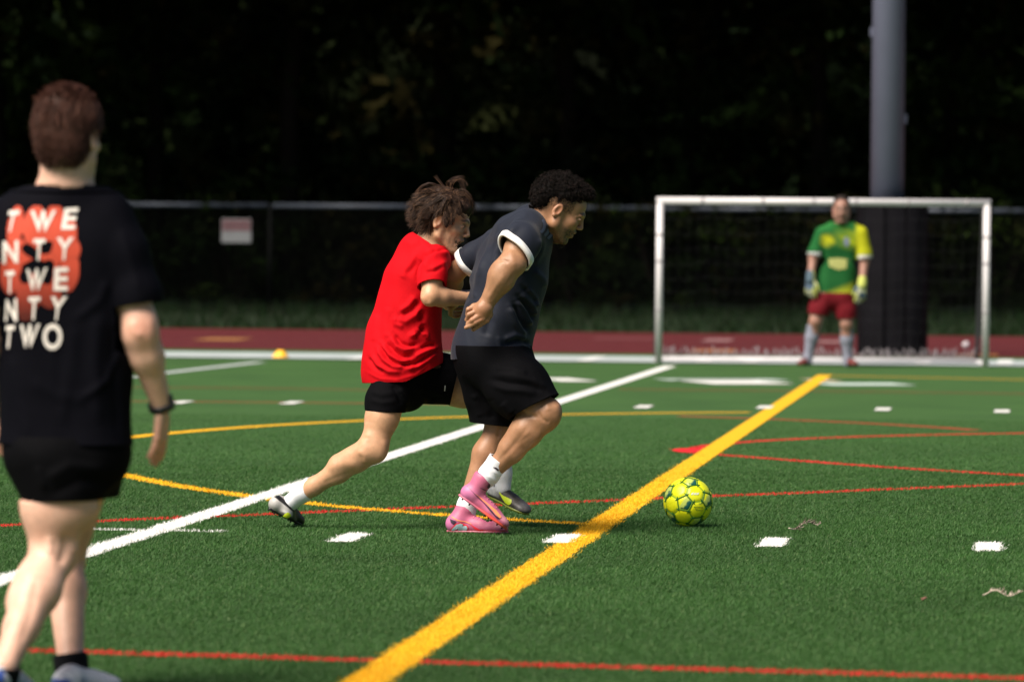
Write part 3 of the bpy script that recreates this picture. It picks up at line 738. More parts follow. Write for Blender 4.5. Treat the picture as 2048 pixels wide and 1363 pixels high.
# shrubs and creepers right behind (and into) the fence
for i in range(15):
    x = -11.5 + i * 1.75 + rng.uniform(-.3, .3); y = 79.4 - .1 * x + rng.uniform(-.2, .5); hb = rng.uniform(.8, 1.5) * (1.15 if i > 6 else 1); pal = [GRN, DRY, DRY, GRN + YG][i % 4]
    V1, F1, C1 = leaves(24, 44, (0, 0, hb * .8), (1.1, .6, hb * .8), .07, 300 + i, pal, .2, .03)
    m = MB()
    for k in range(4): a = rng.uniform(0, 6.28); m.tube([(0, 0, 0), (math.cos(a) * .3, math.sin(a) * .2, hb * .6), (math.cos(a) * .6, math.sin(a) * .35, hb * 1.3)], [.025, .015, .006], 5)
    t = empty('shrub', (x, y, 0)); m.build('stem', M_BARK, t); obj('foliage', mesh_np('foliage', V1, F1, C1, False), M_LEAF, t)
    tag(t, ('low dark shrub %s of fifteen counted from the left behind the fence' % ['first', 'second', 'third', 'fourth', 'fifth', 'sixth', 'seventh', 'eighth', 'ninth', 'tenth', 'eleventh', 'twelfth', 'thirteenth', 'fourteenth', 'last'][i]), 'shrub', 'shrubs behind the fence')
# creeper over the right part of the top rail
Vs, Fs, Cs = [], [], []; off = 0
for k, x in enumerate(np.concatenate([[-4.6, 3.1 - 4.6 + 4], np.linspace(-.2, 12, 26)])):
    V1, F1, C1 = leaves(5, 26, (x, Y_F - .1 * x - .06, 1.55), (.45, .1, .45), .05, 700 + k, DRY + YG[:1], .12); Vs.append(V1); Fs.append(F1 + off); Cs.append(C1); off += len(V1)
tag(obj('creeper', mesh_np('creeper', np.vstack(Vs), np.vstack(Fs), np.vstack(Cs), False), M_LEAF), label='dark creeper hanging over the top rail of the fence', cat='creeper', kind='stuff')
# rising wooded hillside that closes the view
hx = np.linspace(-70, 70, 57); hy = np.linspace(98, 150, 22); HX, HY = np.meshgrid(hx, hy); HZ = (HY - 98) * .50 + 2.0 * vnoise(np.stack([HX.ravel() / 9, HY.ravel() / 9, 0 * HX.ravel()], -1)).reshape(HX.shape) * np.clip((HY - 98) / 10, 0, 1) - .2
i_, j_ = np.meshgrid(np.arange(21), np.arange(56), indexing='ij'); a_ = (i_ * 57 + j_).ravel()
tag(obj('hillside', mesh_np('hillside', np.stack([HX.ravel(), HY.ravel(), HZ.ravel()], -1), np.stack([a_, a_ + 1, a_ + 58, a_ + 57], -1)), turf_mat('hill_cover', (.0025, .004, .002), (.006, .009, .003), .5, .0)), label='dark rising ground behind the woods', kind='structure')
# deep wood behind
Vs, Fs, Cs = [], [], []; off = 0
for k in range(26):
    x = -34 + k * 2.8
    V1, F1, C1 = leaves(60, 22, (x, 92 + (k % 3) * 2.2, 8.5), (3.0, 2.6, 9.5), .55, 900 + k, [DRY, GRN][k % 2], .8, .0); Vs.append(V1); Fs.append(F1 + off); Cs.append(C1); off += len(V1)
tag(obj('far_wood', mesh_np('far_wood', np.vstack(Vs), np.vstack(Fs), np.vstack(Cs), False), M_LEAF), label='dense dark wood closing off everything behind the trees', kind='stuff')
# ================================================================== PEOPLE
import time as _t
def SKIN(c, nm): return mat(nm, tint=True, rough=.48, spec=.4, noise=.07, nscale=55, bump=.12, bscale=260, sss=.06)
def local(V, o, R, s): return (np.asarray(V) - o) @ R / s
def head(S, o, R, s, jaw=1.0, brow=1.0, mouth_open=.0, fat=1.0):
    """profile head; o = ear canal level centre, R columns forward/left/up"""
    W = lambda x, y, z: o + R @ (np.array([x, y, z]) * s)
    E = lambda c, r, k=.015, sub=False, Q=None: S.ell(W(*c), np.array(r) * s, R if Q is None else R @ Q, k * s, sub)
    C = lambda a, b, ra, rb=None, k=.01, sub=False: S.cap(W(*a), W(*b), ra * s, (rb if rb is not None else ra) * s, k * s, None, sub)
    E((.000, 0, .045), (.094, .073, .080)); E((-.030, 0, .028), (.070, .068, .066)); E((.052, 0, .048), (.052, .058, .052))
    E((.050, 0, -.018), (.054, .054 * fat, .078), .02)
    for y in (-1, 1):
        C((.012, .052 * y * fat, -.052), (.072, .020 * y, -.098), .020, .016, .02)
        C((.005, .058 * y, -.01), (.012, .052 * y * fat, -.055), .018, .018, .02)
        E((.072, .036 * y, -.016), (.022, .021, .018), .016)
        C((.094, .034 * y, .026), (.103, .006 * y, .028), .0085 * brow, .010 * brow, .012)
        E((.103, .031 * y, .006), (.013, .017, .010), .010, True)
        E((.088, .030 * y, .006), (.0135, .0135, .0125), .002)
        C((.0985, .044 * y, .009), (.102, .018 * y, .012), .0030, .0035, .004)
        E((.112, .0115 * y, -.026), (.0095, .0075, .0075), .005)
        E((.112, .008 * y, -.034), (.004, .003, .003), .003, True)
        Q = np.array([[math.cos(.25), 0, math.sin(.25)], [0, 1, 0], [-math.sin(.25), 0, math.cos(.25)]])
        E((-.006, .077 * y, .000), (.019, .0075, .031), .005, False, Q); E((-.003, .084 * y, .002), (.0105, .006, .019), .003, True, Q)
        E((-.010, .081 * y, -.024), (.008, .006, .009), .005)
    C((.104, 0, .020), (.121, 0, -.020), .0075, .0098, .010)
    E((.084, 0, -.055), (.024, .030, .026), .015)
    C((.098, .019, -.050), (.106, 0, -.047), .0055, .0062, .006); C((.098, -.019, -.050), (.106, 0, -.047), .0055, .0062, .006)
    dz = -.010 * mouth_open
    C((.092, .017, -.063 + dz), (.100, 0, -.063 + dz), .006, .0075, .006); C((.092, -.017, -.063 + dz), (.100, 0, -.063 + dz), .006, .0075, .006)
    C((.100, .018, -.0565 + dz * .5), (.112, 0, -.0565 + dz * .5), .0018 + .004 * mouth_open, .002 + .005 * mouth_open, .003, True); C((.100, -.018, -.0565 + dz * .5), (.112, 0, -.0565 + dz * .5), .0018 + .004 * mouth_open, .002 + .005 * mouth_open, .003, True)
    E((.080 * jaw, 0, -.098), (.020, .022, .017), .014)
    C((.020, 0, -.075), (.070, 0, -.098), .026, .016, .02)
def head_color(V, o, R, s, skin, lip, brow_c, beard=None, beard_amt=0.0, ear_c=None, bk=None):
    L = local(V, o, R, s); c = np.broadcast_to(np.array(skin), (len(V), 3)).copy()
    near = (np.linalg.norm(L, axis=1) < .17)
    x, y, z = L.T; ay = np.abs(y)
    def g_(cx, cy, cz, rx, ry, rz): return np.exp(-(((x - cx) / rx) ** 2 + ((ay - cy) / ry) ** 2 + ((z - cz) / rz) ** 2))
    def mixc(c, w, col): w = np.clip(w, 0, 1)[:, None] * near[:, None]; return c * (1 - w) + np.array(col) * w
    if beard is not None:
        bz = np.clip((-.038 - z) / .014, 0, 1) * np.clip((x - .010) / .02, 0, 1) * np.clip((z + .135) / .01, 0, 1)
        cheek = np.clip((.075 - x) / .03, 0, 1) * .6
        w = bz * beard_amt * (1 - cheek) * (.75 + .5 * vnoise(L, 240, 4)); c = mixc(c, w, beard)
        c = mixc(c, g_(.106, .0, -.041, .012, .024, .006) * beard_amt * 1.6, beard)
    c = mixc(c, g_(.103, .0, -.050, .012, .022, .005) * 1.3, lip); c = mixc(c, g_(.100, .0, -.064, .012, .020, .0055) * 1.3, lip)
    c = mixc(c, g_(.104, .0, -.0568, .02, .021, .0028) * 1.2, (.02, .01, .01))
    for t in np.linspace(0, 1, 6): c = mixc(c, g_(.106 - .012 * t, .010 + .036 * t, .030 + .006 * math.sin(t * 3), .012, .006, .0042) * 1.3, brow_c)
    c = mixc(c, g_(.101, .030, .006, .010, .013, .0055) * 1.2, (.30, .26, .24)); c = mixc(c, g_(.104, .030, .006, .010, .0055, .0055) * 1.5, (.012, .01, .01))
    c = mixc(c, g_(.101, .030, .0125, .012, .016, .002) * 1.2, (.03, .015, .012))
    c = mixc(c, g_(.115, .0, -.022, .015, .015, .012) * .35, np.array(skin) * [1.05, .75, .72]); c = mixc(c, g_(-.004, .080, 0, .02, .012, .03) * .5, np.array(skin) * [1.0, .62, .58])
    c = mixc(c, g_(.075, .040, -.020, .02, .02, .016) * .3, np.array(skin) * [1.03, .75, .72])
    return c
def blotch(V, col, amt=.10, seed=0):
    n1 = vnoise(V, 16, seed + 1); n2 = vnoise(V, 42, seed + 2); k = amt * (.6 * n1 + .5 * n2)
    return col * np.stack([1 + k * .7, 1 + k * 1.1 , 1 + k * 1.25], -1)
def ell_hit(d, r): return 1 / np.sqrt(((d / r) ** 2).sum(-1))
def hair_strands(o, R, s, region, N_, length, comb, rad=.0009, M_=7, curl=0.0, lift=.25, seed=0, clump=0, gravity=.0, rr=(.100, .079, .087), c0=(-.004, 0, .045), wave=0, jit=.25):
    """strands rooted on the skull; comb(Llocal)->direction (local)"""
    r = np.random.default_rng(seed); rr = np.array(rr); c0 = np.array(c0)
    d = r.normal(size=(N_ * 6, 3)); d /= np.linalg.norm(d, axis=1)[:, None]; p = c0 + d * ell_hit(d, rr)[:, None]
    k = region(p); p = p[k][:N_]; d = d[k][:N_]; n = len(p); nrm = unit_rows(d / rr ** 2 * rr.mean() ** 2)
    if clump:
        cc = p[r.integers(0, n, clump)]; ci = np.argmin(((p[:, None] - cc[None]) ** 2).sum(-1), 1)
    cd = comb(p); cd = unit_rows(cd + r.normal(0, jit, cd.shape)) if not clump else unit_rows(cd + r.normal(0, jit * 1.3, (clump, 3))[ci] + r.normal(0, jit * .35, cd.shape))
    ln = length(p) * r.uniform(.6, 1.15, n); pts = [p - nrm * .004]; cur = p.copy(); ph = r.uniform(0, 6.28, n) if not clump else r.uniform(0, 6.28, clump)[ci]
    step = ln / (M_ - 1); dirn = unit_rows(nrm * lift + cd * (1 - lift))
    for m_ in range(1, M_):
        v = dirn + np.array([0, 0, -1.0]) @ R * gravity * m_ / M_
        cur = cur + unit_rows(v) * step[:, None]
        q = cur - c0; rad_ = np.sqrt(((q / rr) ** 2).sum(1)); lim = 1.02 + .05 * r.random(n); f = np.where(rad_ < lim, lim / rad_, 1); cur = c0 + q * f[:, None]
        dirn = unit_rows(dirn * .8 + cd * .25 + np.where((rad_ < lim)[:, None], cd * .1, 0))
        pos = cur
        if curl:
            side = unit_rows(np.cross(dirn, nrm)); up = nrm; a = ph + m_ * 1.9
            pos = cur + (side * np.cos(a)[:, None] + up * np.sin(a)[:, None]) * curl
        if wave: side = unit_rows(np.cross(dirn, nrm)); pos = cur + side * (np.sin(ph + m_ * 1.3) * wave)[:, None]
        pts.append(pos)
    L = np.stack(pts, 1); L = o + (L * s) @ R.T
    tp = np.linspace(1, .35, M_) * rad * s
    return L, tp, n
def unit_rows(a): return a / (np.linalg.norm(a, axis=1)[:, None] + 1e-9)
def strands_obj(name, sets, m, base, hi, parent, seed=0, frac=.25):
    Vs, Fs, Cs = [], [], []; off = 0; r = np.random.default_rng(seed)
    for L, tp, n in sets:
        V, F = strands_vf(L, tp); per = len(V) // len(L)
        t = (r.random(len(L)) < frac)[:, None] * r.uniform(.3, 1, (len(L), 1)); c = np.array(base) * (1 - t) + np.array(hi) * t; c = c * r.uniform(.7, 1.3, (len(L), 1))
        Vs.append(V); Fs.append(F + off); Cs.append(np.repeat(c, per, 0)); off += len(V)
    return obj(name, mesh_np(name, np.vstack(Vs), np.vstack(Fs), np.vstack(Cs)), m, parent)
def hand(S, wrist, d, n, t, size=1.0, curls=(.5, .5, .5, .5), thumb=.5, spread=.10, k=.004):
    """d: wrist->knuckles, n: out of the BACK of the hand, t: towards the thumb side"""
    d = unit(d); n = unit(n - (np.dot(n, d)) * d); t = unit(t - np.dot(t, d) * d - np.dot(t, n) * n); s = size; tips = []
    for i in range(4):
        off = (.030 - .020 * i) * s; kn = wrist + d * (.088 - .004 * abs(i - 1) - .004 * i) * s + t * off
        S.cap(wrist + t * off * .55 + d * .01, kn, .0155 * s, .0120 * s, .012, (n, 1.15))
        L = np.array([.070, .078, .072, .058][i]) * s; seg = [L * .46, L * .30, L * .26]; a = 0; p = kn; fd = unit(d + t * spread * (1.2 - i))
        for j in range(3):
            a += curls[i] * (.75, 1.0, .6)[j]; v = fd * math.cos(a) - n * math.sin(a); q = p + v * seg[j]
            S.cap(p, q, (.0098, .0088, .0079)[j] * s, (.0088, .0079, .0070)[j] * s, k); p = q
        tips.append(p)
    b = wrist + d * .018 * s + t * .022 * s - n * .004; q = b + (d * .70 + t * .62 - n * .25 * thumb) * .042 * s
    S.cap(wrist + d * .012 + t * .008, q, .0165 * s, .0120 * s, .010); v = unit(d * .9 + t * .35 - n * .55 * thumb); q2 = q + v * .032 * s; S.cap(q, q2, .0112 * s, .0098 * s, .005)
    q3 = q2 + unit(d * 1.0 - t * .1 - n * .5 * thumb) * .024 * s; S.cap(q2, q3, .0098 * s, .0082 * s, .004)
    return tips
def shoe(root, ankle, heel, toe, up, L, upper_col, sole_col, collar, m_up, m_sole, studs=True, high=True, extra=()):
    """football boot: heel/toe points lie on the sole"""
    R = frame(np.asarray(toe) - heel, up); o = np.asarray(heel, float); f, l, u = R.T; s = L / .27
    W = lambda x, y, z: o + R @ (np.array([x, y, z]) * s)
    S = Sdf()
    S.ell(W(.034, 0, .036), np.array([.036, .031, .033]) * s, R, .015)
    S.cap(W(.040, 0, .026), W(.150, 0, .028), .029 * s, .034 * s, .02, (u, 1.1))
    S.ell(W(.190, .002, .022), np.array([.070, .044, .026]) * s, R, .02); S.ell(W(.235, 0, .018), np.array([.034, .033, .018]) * s, R, .02)
    S.cap(W(.070, 0, .052), W(.190, 0, .030), .029 * s, .022 * s, .025); S.cap(W(.028, 0, .040), W(.050, 0, .048), .029 * s, .032 * s, .02)
    if high: S.cap(W(.050, 0, .055), np.asarray(ankle) + 0, .038 * s, collar[0], .02)
    for e_ in extra: S.ell(*e_)
    S.half(W(0, 0, .004), -u, W(.13, 0, .0), .22, .004)
    cdir = unit(np.asarray(collar[1]) - W(.05, 0, .05)); (S.half(collar[1], cdir, collar[1], .12, .003) if high else None)
    V, F = S.mesh(.0045, smooth=1); Lc = local(V, o, R, s)
    me = mesh_np('upper', V, F, upper_col(Lc, V)); uo = obj('upper', me, m_up, root)
    sm = MB(); n = 26; out = []
    for i in range(n):
        a = 2 * np.pi * i / n; x = .135 + .137 * math.cos(a); xx = np.clip(x, 0, .27); wdt = np.interp(xx, [0, .03, .11, .19, .25, .272], [.018, .031, .030, .045, .036, .010]); out.append([x, wdt * math.sin(a) / max(abs(math.sin(a)), .35) * min(1, abs(math.sin(a)) * 1.4 + .05), 0])
    out = np.array(out); top = np.array([W(x, y, .009) for x, y, z in out]); bot = np.array([W(x, y * .93, -.001) for x, y, z in out])
    i = np.arange(n); j = (i + 1) % n; Vv = np.vstack([bot, top, [W(.13, 0, -.001)], [W(.13, 0, .014)]])
    sm.add(Vv, np.stack([i, j, j + n, i + n], -1)); sm.T.append(np.vstack([np.stack([j, i, np.full(n, 2 * n)], -1), np.stack([i + n, j + n, np.full(n, 2 * n + 1)], -1)]))
    so_ = sm.build('sole', m_sole, root, True); parts = [uo, so_]
    if sole_col is not None: set_col(so_.data, sole_col(local(coords(so_.data), o, R, s)))
    if studs:
        for x, y in ((.025, .018), (.025, -.018), (.065, .022), (.065, -.022), (.155, .034), (.150, -.032), (.190, .036), (.187, -.034), (.222, .022), (.222, -.020), (.172, 0), (.248, 0)):
            parts.append(MB().tube([W(x, y, .002), W(x, y, -.009)], [.0052 * s, .0030 * s], 7).build('stud', m_sole, root, True))
    return parts, (o, R, s)
def blend(c1, c2, w): w = np.clip(w, 0, 1)[:, None]; return np.asarray(c1) * (1 - w) + np.asarray(c2) * w
def cloth(name, S, vox, m, root, folds=(), cuts=(), amp=.004, axis=None, seed=0, freq=9, cols=None, smooth=2, stretch=3.0, fine=(), fold_gain=1.0):
    V, F = S.mesh(vox, fine, smooth)
    me = mesh_np(name, V, F); N_ = normals(me)
    if axis is not None:
        a = unit(axis); q = V - np.outer(V @ a, a) * (1 - 1 / stretch)
    else: q = V
    w = 1 - np.abs(vnoise(q + vnoise(V, 5, seed + 7)[:, None] * .03, freq, seed)) * 2
    w2 = 1 - np.abs(vnoise(q, freq * 2.3, seed + 3)) * 2
    V = V + N_ * (amp * (.7 * w + .35 * w2))[:, None]
    if len(folds): V = carve(V, N_, [(a_, b_ * fold_gain, c_) for a_, b_, c_ in folds])
    set_coords(me, V)
    if cols is not None: set_col(me, cols(V))
    if len(cuts): trim(me, cuts)
    o_ = obj(name, me, m, root); COVER[o_.name] = (S, cuts); return o_

# ------------------------------------------------------------------ shared materials
M_SKIN = mat('skin', tint=True, rough=.46, spec=.42, noise=.13, nscale=38, bump=.22, bscale=210, sss=.04)
M_HAIR = mat('hair', tint=True, rough=.55, spec=.22)
M_CURL = mat('curly_hair', tint=True, rough=.85, spec=.08)
M_BLACKC = mat('black_cloth', (.0020, .0020, .0028), .8, spec=.06, noise=.1, nscale=60, bump=.12, bscale=900)
M_SOCKW = mat('white_sock', (.74, .75, .80), .9, bump=.25, bscale=500, spec=.1)
M_SOCKB = mat('black_sock', (.008, .008, .010), .9, bump=.3, bscale=500, spec=.1)
M_SHOE = mat('boot_upper', tint=True, rough=.45, spec=.4, bump=.10, bscale=500)
M_WHITEC = mat('white_cloth', (.78, .77, .76), .9, spec=.1, bump=.15, bscale=500)

# ================================================================== the dark shirted runner (his right side faces the camera)
def build_runner_dark():
    Y = 21.80; J = lambda x, y, d=0.0: P(x, y, Y + d); v = unit(CO - J(1000, 700))
    root = empty('person', G(955, 1068)); parts = []
    # --- joints
    sh_n, el_n, wr_n = J(1058, 452, -.17), J(1018, 532, -.30), J(970, 612, -.27)
    sh_f, el_f, wr_f = J(988, 482, .14), J(908, 546, .24), J(902, 604, .38)
    hip_n, kn_n, an_n = J(1000, 735, -.09), J(1088, 832, -.20), J(978, 948, -.14)
    hip_f, kn_f, an_f = J(985, 730, .10), J(998, 852, .06), J(933, 1012, .03)
    skin = np.array([.34, .175, .095])
    ho = J(1114, 420, .0); fw = np.array([math.cos(R_(-27)), .10, math.sin(R_(-27))]); HR = frame(fw, np.array([math.sin(R_(27)), 0.0, math.cos(R_(27))])); hs = 1.07
    S = Sdf()
    head(S, ho, HR, hs, jaw=.98, brow=1.1, mouth_open=.35, fat=1.08)
    nb = J(1062, 462, .02); S.cap(nb, ho + HR @ np.array([-.025, 0, -.03]), .070, .056, .03); S.cap(J(1085, 470, .02), ho + HR @ np.array([.015, 0, -.06]), .045, .042, .03)
    # torso core under the shirt
    S.cap(J(1020, 490, -.02), J(985, 640, .0), .12, .11, .03); S.cap(J(985, 640), J(992, 730), .11, .12, .03)
    S.cap(J(1035, 470, -.10), J(1000, 480, .10), .07, .07, .03)
    # near arm
    S.chain([sh_n, sh_n * .45 + el_n * .55, el_n], [.060, .056, .048], .02)
    fm = el_n * .68 + wr_n * .32
    S.chain([el_n, fm, wr_n], [.047, .054, .030], .03); S.ell(J(1002, 545, -.30), (.045, .045, .05), None, .03); S.ell(J(1030, 528, -.29), (.05, .05, .045), None, .03)
    # near hand : loose fist, back of the hand to the camera
    K = lambda x, y, d: J(860 + x / 6.815, 480 + y / 6.815, d)
    S.chain([wr_n, K(715, 935, -.285)], [.030, .033], .02, (v, 1.1))
    kn = [K(600, 905, -.265), K(640, 965, -.285), K(685, 1020, -.290), K(725, 1065, -.285)]
    for q in kn: S.cap(K(760, 930, -.28), q, .024, .0155, .014)
    def finger(pts, rads): S.chain([K(*p) for p in pts], rads, .0035)
    finger([(600, 905, -.265), (525, 945, -.27), (512, 1015, -.25), (560, 1045, -.235)], [.0125, .0112, .0098, .0088])
    finger([(640, 965, -.287), (535, 1015, -.292), (505, 1085, -.27), (560, 1120, -.245)], [.0130, .0118, .0104, .0092])
    finger([(685, 1020, -.292), (575, 1090, -.300), (520, 1140, -.285), (575, 1165, -.255)], [.0132, .0118, .0104, .0092])
    finger([(725, 1065, -.288), (620, 1125, -.298), (545, 1168, -.292), (490, 1190, -.288)], [.0130, .0115, .0102, .0088])
    finger([(800, 1010, -.27), (770, 1085, -.275), (690, 1145, -.280), (590, 1215, -.275)], [.020, .0150, .0120, .0100])
    # far arm, elbow bent behind him
    S.chain([sh_f, sh_f * .4 + el_f * .6, el_f], [.052, .046, .044], .02); S.chain([el_f, el_f * .65 + wr_f * .35, wr_f], [.042, .042, .028], .02)
    hand(S, wr_f, unit(np.array([-.05, .9, -.35])), np.array([-1.0, 0, 0]), np.array([0, .3, 1.0]), 1.0, (.9, .9, .9, .9), .8)
    # legs
    S.chain([hip_n, hip_n * .5 + kn_n * .5, kn_n], [.095, .088, .066], .03); S.ell(J(1100, 820, -.21), (.050, .055, .052), None, .03); S.ell(J(1072, 815, -.19), (.055, .055, .05), None, .03)
    c1 = kn_n * .70 + an_n * .30; c2 = kn_n * .42 + an_n * .58
    S.chain([kn_n, c1 + [-.005, 0, .004], c2, an_n], [.058, .062, .050, .037], .03); S.cap(J(1050, 850, -.19), J(1018, 892, -.17), .050, .038, .03)
    S.chain([hip_f, kn_f], [.09, .058], .03); S.chain([kn_f, kn_f * .66 + an_f * .34 + [-.012, 0, 0], an_f], [.050, .052, .036], .03)
    S.cap(an_f, J(935, 1045, .03), .036, .03); S.cap(an_n, J(950, 990, -.14), .036, .03)
    S.cap(hip_n, hip_f, .11, .11, .03)
    V, F = S.mesh(.0062, [(ho, .16, .0031), (J(956, 632, -.28), .075, .0031)], 1)
    col = head_color(V, ho, HR, hs, skin, (.30, .12, .09), (.02, .014, .012), (.035, .022, .018), .95)
    Lh = local(V, ho, HR, hs); st = np.clip(1 - np.abs(Lh[:, 2] - .045) / .03, 0, 1) * np.clip(1 - np.abs(Lh[:, 0] - .02) / .05, 0, 1) * (np.linalg.norm(Lh, axis=1) < .16)
    col = blend(col, (.06, .035, .025), st * .55)
    kq = PX(V); pink = np.exp(-((kq[:, 0] - 956) ** 2 + (kq[:, 1] - 630) ** 2) / 500); col = blend(col, skin * [1.1, .92, .9], pink * .5)
    me = mesh_np('body', V, F); N_ = normals(me)
    Z = lambda x, y: (890 + x / 4.008, 400 + y / 4.008)
    V = carve(V, N_, [([(1036, 812), (1050, 828), (1078, 834)], -.007, 4), ([(1112, 805), (1119, 828), (1112, 850)], .004, 7), ([(1090, 800), (1098, 822)], .003, 6), ([(1030, 545), (1008, 580), (990, 612)], -.003, 5), ([(1012, 545), (990, 575), (975, 600)], .003, 5), ([(1060, 850), (1030, 885), (1005, 915)], -.003, 5), ([(1095, 850), (1060, 890), (1020, 925)], .003, 6), ([(1075, 822), (1085, 838), (1100, 846)], -.004, 4), ([(1030, 850), (1060, 868), (1085, 872)], .004, 12),
                      ([Z(420, 490), Z(470, 480), Z(510, 500)], -.004, 3), ([Z(520, 400), Z(545, 470), Z(560, 540)], .003, 6), ([(988, 930), (1030, 890), (1070, 862)], -.002, 5),
                      ([(1006, 845), (998, 862), (996, 876)], -.008, 3.5), ([(992, 900), (980, 915)], .002, 6),
                      ([(800 + 1760 / 5.12, 330 + 690 / 5.12), (800 + 1715 / 5.12, 330 + 715 / 5.12)], -.003, 2.0), ([(800 + 1860 / 5.12, 330 + 520 / 5.12), (800 + 1790 / 5.12, 330 + 535 / 5.12)], .003, 2.2)])
    set_coords(me, V); set_col(me, blotch(V, col)); parts.append(obj('body', me, M_SKIN))
    # --- shirt
    S = Sdf(); nf = np.array([.75, .65, 0]); nf = unit(nf)
    S.cap(J(1042, 478, -.05), J(1018, 500, .09), .105, .105, .04)                       # shoulder girdle
    S.chain([J(1040, 492, -.02), J(1022, 560, -.01), J(1002, 640, -.01), J(986, 700, .0), J(984, 745, .0)], [.128, .142, .140, .152, .168], .05)
    S.cap(J(992, 505, .09), J(972, 560, .07), .064, .070, .05); S.cap(J(968, 620, .02), J(950, 705, .0), .082, .092, .05); S.cap(J(1050, 560, .0), J(1034, 640, 0), .070, .062, .05)
    S.cap(J(1074, 478, .03), J(1064, 535, .03), .060, .050, .05)
    S.cap(J(1022, 456, .03), J(1075, 432, .02), .045, .042, .05); S.cap(J(1066, 440, -.02), J(1075, 452, 0), .065, .06, .05)
    ce_n = sh_n * .30 + el_n * .70
    S.chain([J(1056, 458, -.10), sh_n * .6 + el_n * .4, sh_n * .08 + el_n * .92], [.080, .076, .078], .03)
    S.chain([J(996, 482, .12), sh_f * .5 + el_f * .5, sh_f * .15 + el_f * .85], [.060, .056, .055], .03)
    nd = unit(ho - nb); ncut = J(1083, 437, .02)
    dn, df = unit(el_n - sh_n), unit(el_f - sh_f); cn = J(1033, 507, -.265); cf = sh_f * .30 + el_f * .70
    cn_no = unit(el_n - sh_n + .10 * np.array([-1, 0, 0])); cf_no = df
    hem = J(985, 716, 0); hem_no = np.array([.04, -.02, -1.0])
    q = lambda l, a, w_: ([Z(*p) for p in l], a, w_)
    folds = [q([(640, 120), (520, 190), (380, 320), (300, 480), (260, 640)], .007, 6), q([(600, 190), (480, 300), (420, 430), (380, 560)], .006, 6), q([(560, 160), (420, 270), (330, 400)], -.006, 5),
             q([(650, 700), (720, 790), (735, 860)], .009, 5), q([(600, 740), (690, 840), (720, 930)], .009, 6), q([(570, 800), (640, 900), (690, 1010)], .009, 6), q([(520, 850), (570, 980), (640, 1090)], .010, 7),
             q([(620, 690), (700, 770), (730, 820)], -.008, 4), q([(590, 770), (670, 880), (705, 970)], -.009, 5), q([(550, 830), (600, 950), (665, 1060)], -.010, 5),
             q([(470, 1120), (560, 1080), (650, 1110)], .007, 5), q([(500, 1200), (600, 1160), (690, 1190)], .008, 5), q([(480, 1160), (580, 1120), (680, 1150)], -.008, 4),
             q([(330, 860), (350, 980), (320, 1100)], -.006, 9), q([(200, 560), (190, 680), (175, 790)], .005, 5), q([(260, 560), (240, 690), (235, 800)], .004, 5), q([(780, 300), (760, 420), (700, 520)], .006, 8),
             q([(700, 560), (790, 640), (810, 700)], .006, 7), q([(430, 1080), (440, 1180), (470, 1240)], .004, 5), q([(150, 790), (170, 800), (190, 792)], -.006, 3)]
    M_NAVY = mat('navy_cloth', (.0080, .0110, .0215), .65, spec=.20, noise=.08, nscale=80, bump=.12, bscale=900, sheen=.08)
    shirt = cloth('shirt', S, .0062, M_NAVY, None, folds, [(cn, cn_no, cn, .14, J(1030, 510, -.185), np.array([0, -1.0, 0])), (cf, cf_no, cf, .13), (ncut, nd, ncut, .10), (hem, hem_no, hem, .30)], .0050, np.array([-.3, 0, 1]), 5, 8, smooth=1, fold_gain=2.0)
    parts.append(shirt)
    def cuff(c, no, r, wdt, thick=.0045, flat=None):
        no = unit(no); a = unit(np.cross(no, [0, 0, 1.0])); b = np.cross(no, a); n = 40; th = np.arange(n) * 2 * np.pi / n; rings = []
        bv = bvh_of([shirt]); ctr = np.asarray(c)
        V = []; 
        for t_, off in ((-wdt, .003), (-wdt, .003 + thick), (0.004, .004 + thick), (.004, -.003)):
            for x in th:
                d = a * math.cos(x) + b * math.sin(x); src = ctr + no * min(t_, -.006)
                h, n_, i, dist = bv.ray_cast(Vector(src), Vector(d), .2)
                rr = dist if h is not None else r
                V.append(src + d * (rr + off * (1 + .15 * math.sin(x * 5))) + no * (t_ - min(t_, -.006)))
        V = np.array(V); i = np.arange(n); j = (i + 1) % n; F = np.vstack([np.stack([k * n + i, k * n + j, (k + 1) * n + j, (k + 1) * n + i], -1) for k in range(3)] + [np.stack([3 * n + i, 3 * n + j, j, i], -1)])
        return obj('cuff', mesh_np('cuff', V, F), M_WHITEC, shirt)
    cuff(cn, cn_no, .078, .024); cuff(cf, cf_no, .055, .024)
    # shoulder stripes
    bv = bvh_of([shirt]); M_STR = mat('stripe_print', (.075, .095, .15), .6, spec=.3)
    T = lambda x, y: (800 + x / 5.12, 330 + y / 5.12)
    for pts in ([(1455, 560), (1475, 600), (1470, 650), (1435, 690)], [(1500, 600), (1520, 640), (1512, 680), (1475, 722)], [(1545, 640), (1560, 675), (1548, 712), (1508, 752)]):
        p = np.array([T(*a) for a in pts]); s_ = np.linspace(0, 1, 10); pp = np.stack([np.polyval(np.polyfit(np.linspace(0, 1, 4), p[:, d], 3), s_) for d in (0, 1)], -1)
        tg = np.gradient(pp, axis=0); tg /= np.linalg.norm(tg, axis=1)[:, None]; nn = np.stack([-tg[:, 1], tg[:, 0]], -1) * 2.7
        decal_poly('stripe', bv, list(map(tuple, pp + nn)) + list(map(tuple, (pp - nn)[::-1])), M_STR, shirt)
    # --- shorts
    S = Sdf(); S.cap(J(985, 700, -.02), J(985, 700, .04), .165, .165, .03, (np.array([0, 1.0, 0]), 1.0))
    S.chain([J(1000, 730, -.08), J(1038, 775, -.14), J(1080, 820, -.19)], [.130, .128, .106], .05)
